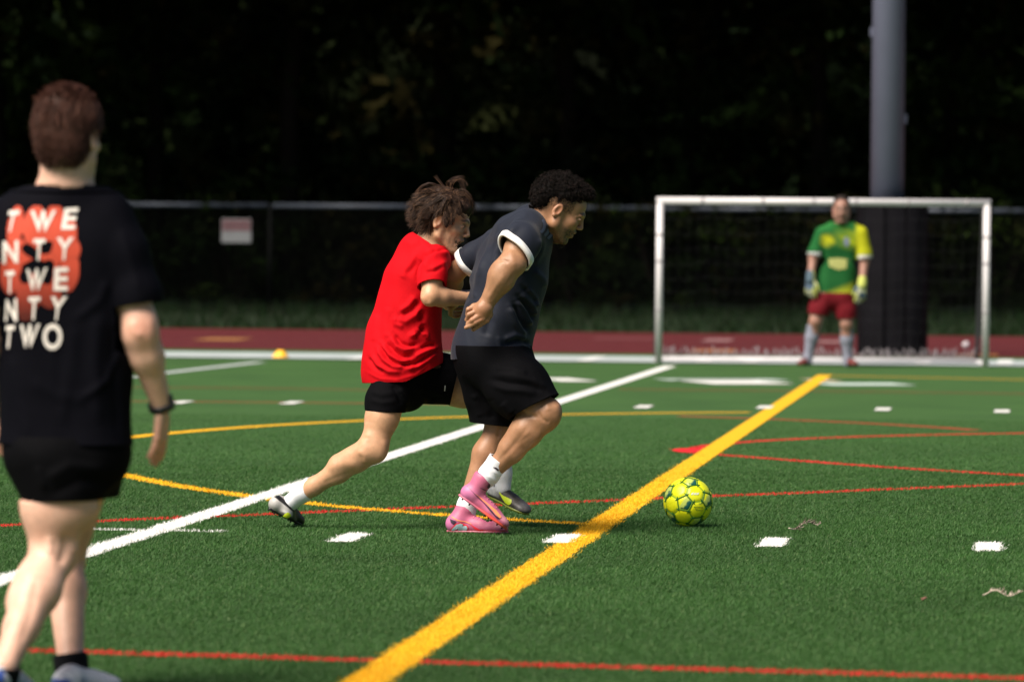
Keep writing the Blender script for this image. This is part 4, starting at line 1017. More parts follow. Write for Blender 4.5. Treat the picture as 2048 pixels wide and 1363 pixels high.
    S.chain([J(975, 725, .07), J(985, 790, .07), J(990, 860, .06)], [.125, .110, .108], .05); S.cap(J(1010, 740, -.02), J(1012, 800, -.02), .12, .07, .05)
    S.cap(J(940, 720, 0), J(955, 790, .03), .06, .055, .04)
    hn = J(1070, 812, -.19); hn_no = unit(P(1092, 848, Y) - P(1062, 790, Y) + [0, -.02, 0]); hf = J(985, 848, .06)
    q2 = lambda l, a, w_: ([(860 + x / 4.869, 680 + y / 4.869) for x, y in l], a, w_)
    folds = [q2([(620, 270), (800, 280), (960, 330)], .007, 7), q2([(620, 330), (820, 350), (1020, 400), (1140, 480)], .008, 7), q2([(590, 430), (740, 480), (900, 490), (1060, 520)], .008, 7), q2([(580, 380), (760, 420), (960, 440), (1120, 500)], -.008, 6),
             q2([(700, 600), (760, 680), (800, 720)], .010, 8), q2([(440, 500), (470, 640), (500, 760)], .008, 8), q2([(560, 560), (600, 680), (600, 780)], -.010, 8), q2([(300, 300), (400, 440), (450, 600)], .006, 7)]
    parts.append(cloth('shorts', S, .0065, M_BLACKC, None, folds, [(hn, hn_no, hn, .19), (hf, np.array([-.10, 0, -1.0]), hf, .16), (J(985, 690, 0), np.array([0, 0, 1.0]), J(985, 670, 0), .3)], .004, np.array([.3, 0, -1]), 9, 9))
    # --- socks
    S = Sdf(); S.chain([J(1000, 916, -.15), an_n, J(972, 957, -.14)], [.0475, .0445, .041], .02); t1 = J(998, 919, -.15)
    parts.append(cloth('sock', S, .005, M_SOCKW, None, [([(985, 940), (1006, 955)], .003, 3), ([(975, 950), (998, 966)], .003, 3), ([(968, 962), (990, 976)], -.003, 3)], [(t1, unit(t1 - an_n), t1, .09)], .0015, None, 3, 20))
    sk = parts[-1]
    S = Sdf(); S.chain([J(941, 990, .03), an_f, J(935, 1030, .03)], [.043, .040, .036], .02); t1 = J(940, 994, .03)
    parts.append(cloth('sock', S, .005, M_SOCKW, None, [], [(t1, unit(t1 - an_f), t1, .08)], .001, None, 4, 20))
    # --- boots
    PINK = np.array([.50, .125, .225]); 
    def pk(Lc, V):
        c = np.broadcast_to(PINK, (len(V), 3)).copy(); x, y, z = Lc.T
        c = blend(c, (.50, .16, .33), np.clip((.09 - x) / .05, 0, 1) * np.clip((.08 - z) / .03, 0, 1) * .8)
        c = blend(c, (.80, .40, .45), np.clip((x - .20) / .03, 0, 1) * np.clip((z - .02) / .01, 0, 1) * .5)
        c = blend(c, (.75, .12, .10), np.clip((.016 - z) / .006, 0, 1) * np.clip((x - .10) / .05, 0, 1))
        return c * (1 + .10 * vnoise(V, 60, 3))[:, None]
    M_SOLE = mat('coral_sole', (.72, .10, .07), .4, spec=.4); M_SOLP = mat('pink_sole', (.45, .11, .17), .5)
    b1 = empty('boot', J(915, 980, -.14)); b2 = empty('boot', J(895, 1068, .03))
    hl, te = J(917, 990, -.14), J(1003, 1052, -.15); up = unit(np.cross(np.cross(te - hl, J(985, 955, -.14) - hl), te - hl))
    p1, f1 = shoe(None, J(966, 958, -.14), hl, te, up, .255, pk, lambda L_: blend((.50, .13, .20), (.74, .085, .055), np.clip((L_[:, 0] - .09) / .06, 0, 1)), (.047, J(970, 952, -.14)), M_SHOE, M_SHOE)
    hl2, te2 = J(894, 1067, .03), J(1017, 1067, -.02); hl2[2] = te2[2] = .004; up2 = np.array([0, 0, 1.0])
    p2, f2 = shoe(None, J(934, 1014, .03), hl2, te2, up2, .272, pk, None, (.046, J(934, 1017, .03)), M_SHOE, M_SOLP, False)
    bv1, bv2 = bvh_of([p1[0]]), bvh_of([p2[0]])
    U = lambda x, y: (860 + x / 6.49, 880 + y / 6.49)
    M_OR = mat('boot_orange', (.90, .30, .12), .4); M_RD = mat('boot_red', (.80, .03, .05), .4); M_DKP = mat('boot_dark', (.04, .02, .04), .5); M_LB = mat('boot_pale_blue', (.42, .58, .66), .4)
    p1.append(decal_poly('logo', bv1, [U(*a) for a in [(470, 575), (560, 660), (660, 760), (760, 850), (850, 960), (905, 1010), (925, 995), (860, 910), (760, 830), (660, 745), (580, 680), (500, 600)]], M_OR, None))
    p1.append(decal_poly('logo_edge', bv1, [U(*a) for a in [(470, 577), (580, 700), (700, 820), (790, 930), (870, 1015), (905, 1022), (905, 1012), (850, 972), (765, 870), (640, 750), (560, 672)]], M_DKP, None, .0018))
    p1.append(decal_poly('tab_print', bv1, [U(*a) for a in [(765, 560), (780, 575), (775, 610), (745, 622), (738, 600), (755, 595)]], M_DKP, None))
    p1.append(decal_poly('lace_slit', bv1, [U(*a) for a in [(635, 606), (700, 645), (760, 665), (755, 655), (700, 632)]], M_DKP, None))
    sw = [(520, 1085), (600, 1130), (660, 1158), (690, 1150), (688, 1190), (650, 1190), (590, 1155)]
    p2.append(decal_poly('logo', bv2, [U(*a) for a in sw], M_RD, None))
    p2.append(decal_poly('emblem_backing', bv2, [U(*a) for a in [(255, 1165), (330, 1080), (400, 1062), (440, 1080), (480, 1100), (500, 1125), (490, 1185), (450, 1212), (380, 1205), (330, 1175)]], M_RD, None, .0018))
    p2.append(decal_poly('emblem', bv2, [U(*a) for a in [(275, 1158), (345, 1090), (395, 1075), (432, 1090), (400, 1125), (425, 1112), (470, 1105), (488, 1130), (470, 1185), (440, 1200), (432, 1170), (448, 1140), (415, 1155), (395, 1190), (355, 1180), (365, 1145), (378, 1118), (340, 1150), (310, 1168)]], M_LB, None, .003))
    p2.append(decal_poly('heel_patch', bv2, [U(*a) for a in [(262, 1018), (345, 1050), (310, 1092), (272, 1065)]], M_DKP, None))
    p2.append(decal_poly('side_line', bv2, [U(*a) for a in [(280, 995), (360, 1045), (460, 1060), (540, 1090), (538, 1080), (462, 1050), (365, 1032), (285, 984)]], M_OR, None))
    # laces
    for fr, lst, n0 in ((f1, p1, -1), (f2, p2, -1)):
        o, R, s = fr; W = lambda x, y, z: o + R @ (np.array([x, y, z]) * s)
        bb = bvh_of([lst[0]])
        for i in range(5):
            x = .105 + i * .018; pts = []
            for yy in np.linspace(-.022, .022, 7):
                h, n_, _, _ = bb.ray_cast(Vector(W(x + .004 * (yy / .022), yy, .2)), Vector(-R[:, 2]))
                if h is not None: pts.append(np.array(h) + R[:, 2] * .0006)
            if len(pts) > 2: lst.append(MB().tube(pts, .0019, 5).build('lace', mat('pink_lace', (.66, .20, .30), .7), None, True))
    adopt(b1, [p for p in p1 if p]); adopt(b2, [p for p in p2 if p]); parts += [b1, b2]
    tuck(parts[0], [p for p in parts if p.name.startswith(('shirt', 'shorts'))], [(el_n, wr_n, .075), (J(956, 640, -.28), J(956, 640, -.28), .11), (el_f, wr_f, .07), (ho, ho, .125)])
    bs = bvh_of([sk])
    lg = decal_poly('logo', bs, [U(*a) for a in [(812, 345), (860, 350), (890, 372), (893, 395), (870, 392), (845, 368)]], M_DKP, None, .002)
    if lg: adopt(sk, [lg])
    # --- hair: tight black curls, faded sides
    rt = lambda p: (p[:, 2] > .052 - .25 * np.clip(-p[:, 0], 0, .2) ) & ~((p[:, 0] > .062) & (p[:, 2] < .085)) & (p[:, 2] > .048 - np.clip(-p[:, 0] - .02, 0, 1) * 1.2)
    hs_ = []
    HV = Sdf(); W = lambda x, y, z: ho + HR @ (np.array([x, y, z]) * hs)
    HV.ell(W(-.008, 0, .078), np.array([.092, .078, .076]) * hs, HR, .02); HV.ell(W(.050, 0, .106), np.array([.062, .062, .036]) * hs, HR, .02); HV.ell(W(-.066, 0, .050), np.array([.060, .074, .072]) * hs, HR, .02); HV.ell(W(-.075, 0, .015), np.array([.040, .060, .045]) * hs, HR, .02)
    HV.half(W(.03, 0, .060), HR @ np.array([.42, 0, -1.0]), W(.045, 0, -.015), .10, .01); HV.half(W(.060, 0, .090), HR @ np.array([.30, 0, -1.0]), W(.095, 0, .045), .070, .01)
    V, F = HV.mesh(.0045, smooth=1); me = mesh_np('hair', V, F); N_ = normals(me); V = V + N_ * (.006 * vnoise(V, 55, 2) + .005 * vnoise(V, 110, 4))[:, None]; set_coords(me, V); set_col(me, np.array([.006, .005, .005]) * (1 + .4 * vnoise(V, 90, 5))[:, None])
    hb = obj('hair', me, M_CURL); parts.append(hb)
    r = np.random.default_rng(5); keep = r.integers(0, len(V), 4200); L = []
    for p, n_ in zip(V[keep], N_[keep]):
        a = unit(np.cross(n_, r.normal(size=3))); b = np.cross(n_, a); R0 = r.uniform(.003, .0065); t = np.linspace(0, r.uniform(4, 8), 7); ph = r.uniform(0, 6.28)
        L.append(p - n_ * .004 + np.outer(np.linspace(0, r.uniform(.008, .019), 7), n_) + R0 * (np.outer(np.cos(t + ph), a) + np.outer(np.sin(t + ph), b)))
    cu = strands_obj('curls', [(np.array(L), np.full(7, .0008), len(L))], M_CURL, (.009, .007, .006), (.030, .018, .017), hb, 3, .12)
    # short stubble fade and a goatee
    ft = lambda p: (p[:, 2] > .01) & (p[:, 2] < .07) & (p[:, 0] < .05) & (np.abs(p[:, 1]) > .03)
    L, tp, n = hair_strands(ho, HR, hs, ft, 1500, lambda p: np.full(len(p), .007), lambda p: np.tile([-.3, 0, -1.0], (len(p), 1)), .0006, 4, lift=.35, seed=9, rr=(.094, .0745, .081))
    strands_obj('faded_sides', [(L, tp, n)], M_HAIR, (.012, .009, .008), (.03, .02, .02), hb, 4)
    rb = np.random.default_rng(12); base = np.array([[.078 + .01 * a, .02 * b, -.108 + .012 * c] for a, b, c in rb.uniform(-1, 1, (260, 3))])
    L = np.stack([base, base + [.003, 0, -.005] + rb.normal(0, .002, base.shape), base + [.004, 0, -.011] + rb.normal(0, .004, base.shape)], 1); L = ho + (L * hs) @ HR.T
    bo = strands_obj('beard', [(L, np.array([.001, .0009, .0005]), 1)], M_HAIR, (.012, .008, .007), (.03, .02, .015), None, 7); parts.append(bo)
    adopt(root, parts)
    tag(root, 'man in dark navy shirt with white cuffs and pink boots leaning forward after the ball', 'person')
    return root
build_runner_dark()

# ================================================================== the red shirted runner
def build_runner_red():
    Y = 22.05; J = lambda x, y, d=0.0: P(x, y, Y + d); v = unit(CO - J(800, 700))
    root = empty('person', G(575, 1047)); parts = []
    skin = np.array([.54, .30, .175])
    sh_n, el_n, wr_n = J(868, 515, -.15), J(861, 592, -.24), J(938, 598, -.12)
    sh_f, wr_f = J(880, 520, .17), J(925, 583, .12); el_f = J(900, 600, .24)
    hip_n, kn_n, an_n = J(783, 770, -.09), J(745, 900, -.14), J(606, 985, -.02)
    hip_f, kn_f, an_f = J(815, 760, .09), J(1004, 790, .16), J(1006, 948, .24)
    ho = J(884, 444, .0); pt = R_(-17); fw = np.array([math.cos(pt), -.14, math.sin(pt)]); HR = frame(fw, np.array([math.sin(-pt), .0, math.cos(pt)])); hs = 1.05
    S = Sdf(); head(S, ho, HR, hs, jaw=1.0, brow=1.1, mouth_open=.8, fat=.95)
    S.cap(J(845, 498, .0), ho + HR @ np.array([-.025, 0, -.035]), .052, .050, .03); S.cap(J(868, 500, 0), ho + HR @ np.array([.012, 0, -.06]), .042, .038, .03)
    S.chain([J(845, 530, 0), J(820, 620, 0), J(800, 740, 0)], [.10, .10, .11], .03)
    S.chain([sh_n * .75 + el_n * .25, sh_n * .4 + el_n * .6, el_n], [.040, .044, .040], .02)
    S.chain([el_n, el_n * .72 + wr_n * .28, wr_n], [.038, .041, .028], .02, None); S.ell(el_n + [-.004, 0, -.012], (.030, .030, .030), None, .015)
    hand(S, wr_n, unit(J(985, 590, -.06) - wr_n + [0, .05, 0]), np.array([-.2, -.8, .6]), np.array([0, .2, 1.0]), .95, (.35, .35, .35, .35), .5)
    S.chain([sh_f, el_f, J(915, 590, .16)], [.05, .042, .028], .02); hand(S, J(915, 590, .14), unit(np.array([1, -.2, .12])), np.array([0, -.3, 1.0]), np.array([0, -1, -.2]), .95, (.5, .5, .5, .5), .6)
    S.chain([hip_n, hip_n * .5 + kn_n * .5, kn_n * .9 + hip_n * .1, kn_n], [.092, .070, .057, .053], .03); S.ell(J(753, 900, -.15), (.040, .043, .044), None, .03)
    S.chain([kn_n, kn_n * .78 + an_n * .22 + [0, 0, .0], kn_n * .5 + an_n * .5, an_n * .85 + kn_n * .15, an_n], [.050, .050, .047, .036, .035], .03)
    S.cap(J(732, 896, -.15), J(678, 926, -.10), .037, .042, .03); S.cap(an_n, J(572, 1010, .02), .036, .030, .02)
    S.chain([hip_f, hip_f * .4 + kn_f * .6, kn_f], [.098, .078, .058], .03); S.chain([kn_f, kn_f * .66 + an_f * .34, an_f], [.050, .050, .034], .03); S.cap(an_f, J(1004, 975, .24), .034, .03, .02)
    S.cap(hip_n, hip_f, .10, .10, .03)
    V, F = S.mesh(.0062, [(ho, .155, .0030), (J(950, 596, 0), .06, .0045)], 1)
    col = head_color(V, ho, HR, hs, skin, (.50, .20, .16), (.07, .035, .02), (.14, .08, .05), .42)
    L = local(V, ho, HR, hs); q = PX(V); col = blend(col, skin * [1.0, .80, .76], np.exp(-((q[:, 0] - 850) ** 2 + (q[:, 1] - 600) ** 2) / 300) * .5)
    me = mesh_np('body', V, F); N_ = normals(me); T = lambda x, y: (800 + x / 5.12, 330 + y / 5.12); Z2 = lambda x, y: (500 + x / 2.963, 640 + y / 2.963)
    V = carve(V, N_, [([T(600, 560), T(570, 600)], -.002, 3), ([T(610, 700), T(575, 750), T(560, 810)], -.0028, 2.2), ([T(560, 690), T(520, 760), T(505, 830)], -.0015, 3), ([T(690, 690), T(655, 700), T(640, 740)], -.004, 2.0),
                      ([T(640, 600), T(670, 615)], -.004, 2.2), ([T(660, 560), T(715, 575)], .003, 2.4), ([T(450, 660), T(440, 760), T(470, 860)], -.003, 6), ([T(350, 690), T(420, 780), T(500, 860)], .003, 4),
                      ([Z2(640, 770), Z2(680, 800), Z2(690, 850)], .006, 6), ([Z2(690, 700), Z2(740, 790), Z2(760, 860)], -.004, 8), ([Z2(800, 700), Z2(790, 800), Z2(740, 860)], .004, 8), ([Z2(700, 600), Z2(690, 700)], .004, 9),
                      ([Z2(450, 880), Z2(560, 850), Z2(640, 860)], .004, 9), ([Z2(420, 970), Z2(520, 930), Z2(640, 890)], -.003, 6), ([(843, 590), (852, 606), (866, 607)], .004, 5)])
    set_coords(me, V); set_col(me, blotch(V, col)); parts.append(obj('body', me, M_SKIN))
    # --- shirt
    S = Sdf()
    S.chain([J(846, 515, .0), J(832, 560, 0), J(818, 620, 0), J(806, 680, 0), J(803, 725, .0), J(806, 800, 0)], [.112, .124, .128, .138, .158, .172], .05)
    S.cap(J(838, 505, .02), J(860, 503, 0), .075, .050, .05); S.cap(J(870, 522, -.09), J(868, 524, .12), .062, .062, .04)
    S.cap(J(800, 560, .03), J(775, 660, .02), .055, .060, .06); S.cap(J(775, 665, .0), J(762, 745, .0), .070, .072, .06)
    S.cap(J(850, 650, 0), J(846, 715, .0), .055, .075, .05)
    S.chain([J(872, 522, -.12), sh_n * .55 + el_n * .45, sh_n * .05 + el_n * .95], [.062, .063, .062], .025)
    S.chain([sh_f, sh_f * .5 + el_f * .5], [.07, .065], .03)
    cn = J(860, 571, -.22); cn_no = unit(el_n - sh_n + np.array([.03, 0, .0])); cf = sh_f * .6 + el_f * .4
    nb = J(852, 482, 0); nd = unit(ho + HR @ np.array([-.02, 0, -.03]) - nb)
    Q = lambda x, y: (700 + x / 4.2577, 460 + y / 4.2577); q = lambda l, a, w_: ([Q(*p) for p in l], a, w_)
    h1, h2 = J(740, 757, 0), J(883, 722, 0); hx = unit(h2 - h1); hem_no = unit(np.array([.0, 0, -1.0]) - 0 * hx)
    hem = J(800, 760, 0); hn_ = unit(np.array([hx[2], 0, -hx[0]])) * 1.0; hn_ = unit(hn_ * .55 + np.array([0, 0, -1.0]) * .45)
    folds = [q([(340, 900), (400, 990), (460, 1020), (560, 1000)], .009, 4.5), q([(370, 880), (430, 960), (500, 990), (600, 960)], -.009, 4), q([(270, 960), (340, 1060), (430, 1120), (520, 1110)], .009, 4.5), q([(300, 950), (370, 1030), (450, 1080), (560, 1060)], -.009, 4),
             q([(230, 1000), (290, 1100), (370, 1160), (480, 1160)], .009, 4.5), q([(250, 980), (320, 1090), (400, 1140), (500, 1135)], -.008, 3.5), q([(180, 1050), (240, 1150), (330, 1200), (450, 1205)], .007, 5), q([(150, 1080), (210, 1170), (300, 1215)], -.007, 4),
             q([(470, 1190), (580, 1150), (680, 1080), (740, 1030)], .010, 4.5), q([(520, 1170), (620, 1110), (700, 1050), (760, 1015)], -.010, 3.5), q([(540, 1080), (640, 1030), (740, 1000)], .009, 4.5), q([(420, 1160), (560, 1130), (680, 1070)], -.007, 4), q([(600, 1010), (680, 975), (730, 980)], -.007, 4),
             q([(860, 160), (720, 170), (640, 220), (590, 300), (570, 420)], -.010, 3.5), q([(880, 190), (740, 200), (670, 250), (615, 330)], .006, 6), q([(560, 230), (480, 330), (440, 420)], .005, 8), q([(600, 240), (530, 330), (470, 380)], -.004, 6), q([(700, 130), (600, 180), (520, 260)], .004, 7),
             q([(820, 270), (760, 310), (690, 330)], .005, 6), q([(800, 300), (720, 350), (640, 360)], -.005, 4), q([(610, 640), (560, 720), (470, 780), (400, 750)], .008, 7), q([(600, 600), (530, 680), (440, 720)], -.007, 6), q([(640, 760), (580, 850), (500, 920)], .009, 6), q([(650, 830), (600, 870), (540, 880)], -.009, 5),
             q([(600, 680), (620, 800), (590, 860)], -.010, 6), q([(380, 740), (390, 800), (460, 830)], .006, 5), q([(230, 700), (210, 850), (200, 960)], .004, 7), q([(330, 640), (300, 800), (310, 930)], .004, 8), q([(520, 900), (590, 870), (650, 890), (660, 930)], .007, 4),
             q([(560, 560), (500, 640), (420, 700)], .006, 6), q([(440, 80), (520, 110), (600, 90)], .003, 8), q([(130, 1200), (260, 1265), (400, 1275), (560, 1230), (700, 1110)], .0025, 2.5)]
    M_RED = mat('red_cloth', (.50, .0035, .0085), .78, spec=.08, noise=.06, nscale=80, bump=.10, bscale=900)
    parts.append(cloth('shirt', S, .0058, M_RED, None, folds, [(cn, cn_no, cn, .12, J(838, 575, -.152), np.array([0, -1.0, 0])), (cf, unit(el_f - sh_f), cf, .12), (nb, nd, nb, .085), (J(770, 763, 0), np.array([.06, 0, -1.0]), J(805, 800, 0), .34), (J(845, 745, 0), unit(np.array([.50, 0, -1.0])), J(805, 800, 0), .34)], .0040, np.array([-.3, 0, 1]), 15, 8, smooth=1, fold_gain=1.55))
    # --- shorts
    S = Sdf(); S.cap(J(800, 745, -.03), J(808, 745, .04), .118, .118, .03)
    S.chain([J(790, 770, -.06), J(772, 802, -.09), J(765, 840, -.12)], [.095, .084, .077], .04); S.chain([J(828, 762, .07), J(875, 757, .09), J(945, 768, .12)], [.095, .100, .096], .05); S.cap(J(800, 780, 0), J(815, 790, 0), .09, .07, .05)
    S.cap(J(872, 752, .03), J(890, 750, .05), .07, .08, .05)
    hn = J(766, 822, -.11); hf = J(910, 768, .11)
    q2 = lambda l, a, w_: ([(500 + x / 2.963, 640 + y / 2.963) for x, y in l], a, w_)
    folds = [q2([(1120, 230), (1180, 240), (1230, 235)], .007, 4), q2([(980, 330), (1080, 290), (1200, 290)], .006, 6), q2([(960, 400), (1060, 400), (1150, 440)], .007, 6), q2([(880, 400), (920, 450), (930, 500)], .008, 6), q2([(720, 420), (780, 440), (860, 430)], .005, 6), q2([(840, 380), (880, 440), (900, 510)], -.008, 5),
             q2([(705, 470), (780, 490), (870, 480)], .004, 5), q2([(1000, 350), (1060, 440), (1100, 480)], -.007, 6)]
    sho = cloth('shorts', S, .0062, M_BLACKC, None, folds, [(hn, unit(np.array([-.06, 0, -1.0])), hn, .145), (hf, unit(J(935, 780) - J(905, 765) + np.array([.03, 0, .01])), hf, .15), (J(800, 735, 0), np.array([0, 0, 1.0]), J(800, 710, 0), .17)], .004, np.array([.3, 0, -1]), 19, 9)
    parts.append(sho); lg = decal_poly('logo', bvh_of([sho]), [(889, 770), (891, 770), (890, 781), (888, 781)], mat('pale_print', (.5, .5, .5), .7), None)
    if lg: adopt(sho, [lg])
    tuck(parts[0], [parts[1], sho], [(el_n, wr_n, .062), (ho, ho, .105)])
    # --- socks
    for pts, rr_, t1, ax_ in (([J(632, 962, -.03), an_n, J(575, 1009, .02)], [.0415, .0385, .037], J(625, 968, -.03), unit(J(632, 962, -.03) - an_n)), ([J(1006, 925, .24), an_f, J(1006, 975, .24)], [.040, .038, .036], J(1006, 928, .24), np.array([0, 0, 1.0]))):
        S = Sdf(); S.chain(pts, rr_, .02); parts.append(cloth('sock', S, .005, M_SOCKW, None, [], [(t1, ax_, t1, .08)], .0008, unit(np.array([.7, 0, .7])), 3, 30))
    # --- boots
    def gr(Lc, V):
        x, y, z = Lc.T; c = np.broadcast_to(np.array([.050, .045, .040]), (len(V), 3)).copy()
        c = blend(c, (.52, .52, .53), np.clip((.10 - x) / .04, 0, 1) * np.clip((z - .018) / .01, 0, 1)); c = blend(c, (.17, .165, .17), np.clip((x - .20) / .03, 0, 1) * .8); c = blend(c, (.012, .012, .014), np.clip((z - .062) / .008, 0, 1)); c = blend(c, (.012, .012, .014), np.clip((.030 - np.abs(y)) / .010, 0, 1) * np.clip((z - .045) / .01, 0, 1) * np.clip((x - .06) / .02, 0, 1) * np.clip((.19 - x) / .02, 0, 1))
        c = blend(c, (.05, .05, .05), np.clip((.016 - z) / .006, 0, 1)); return c * (1 + .25 * vnoise(V, 110, 3))[:, None]
    M_SO2 = mat('black_sole', (.012, .012, .014), .4, spec=.5); M_SO3 = mat('lime_sole', (.20, .24, .03), .45); M_LIME = mat('boot_lime', (.50, .62, .02), .4)
    b1, b2 = empty('boot', J(565, 1040, .05)), empty('boot', J(1020, 1000, .24))
    hl, te = J(538, 1018, -.03), J(592, 1052, .16); hl[2] += .0; te[2] = .018; up = unit(J(575, 1000, .02) - (hl * .6 + te * .4) + np.array([.0, .0, .04]))
    def gr1(Lc, V):
        q = PX(V); c = gr(Lc, V); c = blend(c, (.36, .35, .33), np.clip((1024 + (q[:, 0] - 540) * .05 - q[:, 1]) / 5, 0, 1) * .8); c = blend(c, (.006, .006, .007), np.clip((q[:, 1] - 1019 - (q[:, 0] - 540) * .35) / 4, 0, 1)); c = blend(c, (.006, .006, .007), np.clip(6 - np.abs((q[:, 1] - 995) - (q[:, 0] - 562) * .80 - 3), 0, 1)); return blend(c, (.006, .006, .007), np.clip((q[:, 0] - 584) / 3, 0, 1) * (q[:, 1] > 1014))
    p1, f1 = shoe(None, J(578, 1008, .03), hl, te, up, .262, gr1, None, (.044, J(577, 1006, .02)), M_SHOE, M_SO2, True, False, [(J(571, 1013, .03), (.041, .06, .034), None, .02), (J(573, 1026, .04), (.038, .08, .042), None, .02), (J(580, 1040, .06), (.026, .05, .020), None, .02), (J(556, 1034, .03), (.030, .05, .028), None, .02)])
    U = lambda x, y: (860 + x / 6.49, 880 + y / 6.49); U2 = lambda x, y: (500 + x / 8.52, 920 + y / 8.52)
    hl2, te2 = J(976, 990, .30), J(1050, 1026, .16); up2 = unit(J(1006, 950, .24) - (hl2 * .72 + te2 * .28))
    p2, f2 = shoe(None, J(1006, 960, .25), hl2, te2, up2, .25, gr, None, (.044, J(1006, 964, .25)), M_SHOE, M_SO3, True, False)
    p2.append(decal_poly('logo', bvh_of([p2[0]]), [U(*a) for a in [(878, 640), (930, 700), (975, 760), (1010, 790), (1035, 795), (1062, 772), (1060, 810), (1045, 832), (1015, 835), (980, 810), (935, 745)]], M_LIME, None))
    p1.append(decal_poly('logo', bvh_of([p1[0]]), [U2(*a) for a in [(565, 945), (600, 905), (640, 885), (680, 905), (695, 945), (640, 980), (600, 965)]], M_LIME, None))
    adopt(b1, [p for p in p1 if p]); adopt(b2, [p for p in p2 if p]); parts += [b1, b2]
    # --- hair: thick wavy brown, blown up at the crown
    HV = Sdf(); W = lambda x, y, z: ho + HR @ (np.array([x, y, z]) * hs)
    HV.ell(W(-.012, 0, .070), np.array([.108, .088, .074]) * hs, HR, .02); HV.ell(W(-.070, 0, .022), np.array([.056, .072, .068]) * hs, HR, .02); HV.ell(W(.058, 0, .085), np.array([.052, .066, .042]) * hs, HR, .02)
    HV.half(W(.02, 0, .035), HR @ np.array([.15, 0, -1.0]), W(.05, 0, -.04), .115, .01); HV.cap(W(-.07, .03, .0), W(-.072, .03, -.045), .03, .02, .02); HV.cap(W(-.07, -.03, .0), W(-.072, -.03, -.045), .03, .02, .02)
    for y in (-1, 1): HV.cap(W(.022, .074 * y, .03), W(.034, .072 * y, -.012), .013, .005, .01)
    V, F = HV.mesh(.0045, smooth=1); me = mesh_np('hair', V, F); N_ = normals(me); Lq = local(V, ho, HR, hs); V = V + N_ * (.006 * vnoise(Lq * [1, 1, .35], 60, 2))[:, None]; set_coords(me, V); set_col(me, np.array([.030, .016, .011]) * (1 + .3 * vnoise(V, 60, 5))[:, None])
    hb = obj('hair', me, M_HAIR); parts.append(hb)
    reg = lambda p: ((p[:, 2] > .035) | ((p[:, 0] < -.025) & (p[:, 2] > -.03))) & ~((p[:, 0] > .05) & (p[:, 2] < .095))
    def comb(p):
        c = np.zeros_like(p); fr = p[:, 0] > .01
        c[:, 0] = np.where(fr, .30, -.9); c[:, 2] = np.where(fr, -.35, -.75); c[:, 1] = np.sign(p[:, 1]) * .25; return c
    L1 = hair_strands(ho, HR, hs, reg, 5200, lambda p: np.where(p[:, 0] > .03, .034, .058), comb, .0010, 8, lift=.30, seed=21, clump=130, gravity=.3, wave=.004, rr=(.112, .092, .098), jit=.30)
    # wind blown tufts over the crown
    tl = []; r = np.random.default_rng(33)
    def tuft(pts, n, spr):
        p = np.array([np.array(J(800 + x / 5.12, 330 + y / 5.12, d)) for x, y, d in pts]); s_ = np.linspace(0, 1, len(p)); t = np.linspace(0, 1, 8)
        b = np.stack([np.interp(t, s_, p[:, d]) for d in range(3)], -1)
        for _ in range(2): b[1:-1] = (b[:-2] + 2 * b[1:-1] + b[2:]) / 4
        for _ in range(n): o_ = r.normal(0, spr, 3); e = r.normal(0, spr * 1.4, 3); tl.append(b + o_ * .6 + np.outer(t ** 1.5, e))
    tuft([(470, 260, 0), (380, 200, -.02), (300, 165, -.03), (220, 200, -.02), (165, 290, -.01), (155, 320, 0)], 26, .0035)
    tuft([(480, 250, 0), (430, 200, 0), (390, 150, 0), (358, 110, 0)], 16, .0025)
    tuft([(520, 260, 0), (500, 200, -.01), (540, 140, -.01), (600, 120, 0), (640, 160, 0), (650, 220, 0)], 60, .006)
    tuft([(560, 260, 0), (480, 210, .01), (470, 170, 0), (560, 130, 0), (620, 130, 0)], 46, .005)
    tuft([(600, 270, -.04), (660, 230, -.05), (680, 280, -.05), (735, 360, -.04), (760, 440, -.02), (745, 470, -.01)], 50, .006)
    tuft([(640, 290, -.05), (720, 340, -.05), (745, 400, -.04), (720, 480, -.03)], 40, .005)
    tuft([(600, 330, -.09), (620, 430, -.10), (610, 480, -.09), (640, 530, -.09), (680, 545, -.085)], 16, .003)
    tuft([(520, 430, -.10), (560, 520, -.10), (545, 580, -.10), (520, 620, -.10)], 34, .005); tuft([(430, 480, -.10), (480, 540, -.10), (510, 600, -.10)], 26, .004)
    tuft([(250, 480, -.06), (220, 600, -.05), (200, 680, -.04)], 60, .008); tuft([(330, 520, -.08), (300, 640, -.07), (290, 700, -.05)], 50, .007); tuft([(180, 380, -.03), (130, 480, -.03), (125, 560, -.03)], 60, .008)
    tuft([(380, 300, -.05), (260, 320, -.06), (180, 380, -.05), (150, 450, -.04)], 70, .008); tuft([(420, 330, -.09), (300, 400, -.10), (230, 500, -.08)], 70, .008); tuft([(480, 340, -.10), (440, 430, -.11), (400, 500, -.10)], 60, .008)
    tl = np.array(tl)
    strands_obj('locks', [L1, (tl, np.linspace(1, .4, 8) * .0011, len(tl))], M_HAIR, (.034, .018, .012), (.22, .12, .07), hb, 3, .22)
    adopt(root, parts)
    tag(root, 'man in red shirt and black shorts stretching a long stride behind the dark shirted runner', 'person')
    return root
build_runner_red()

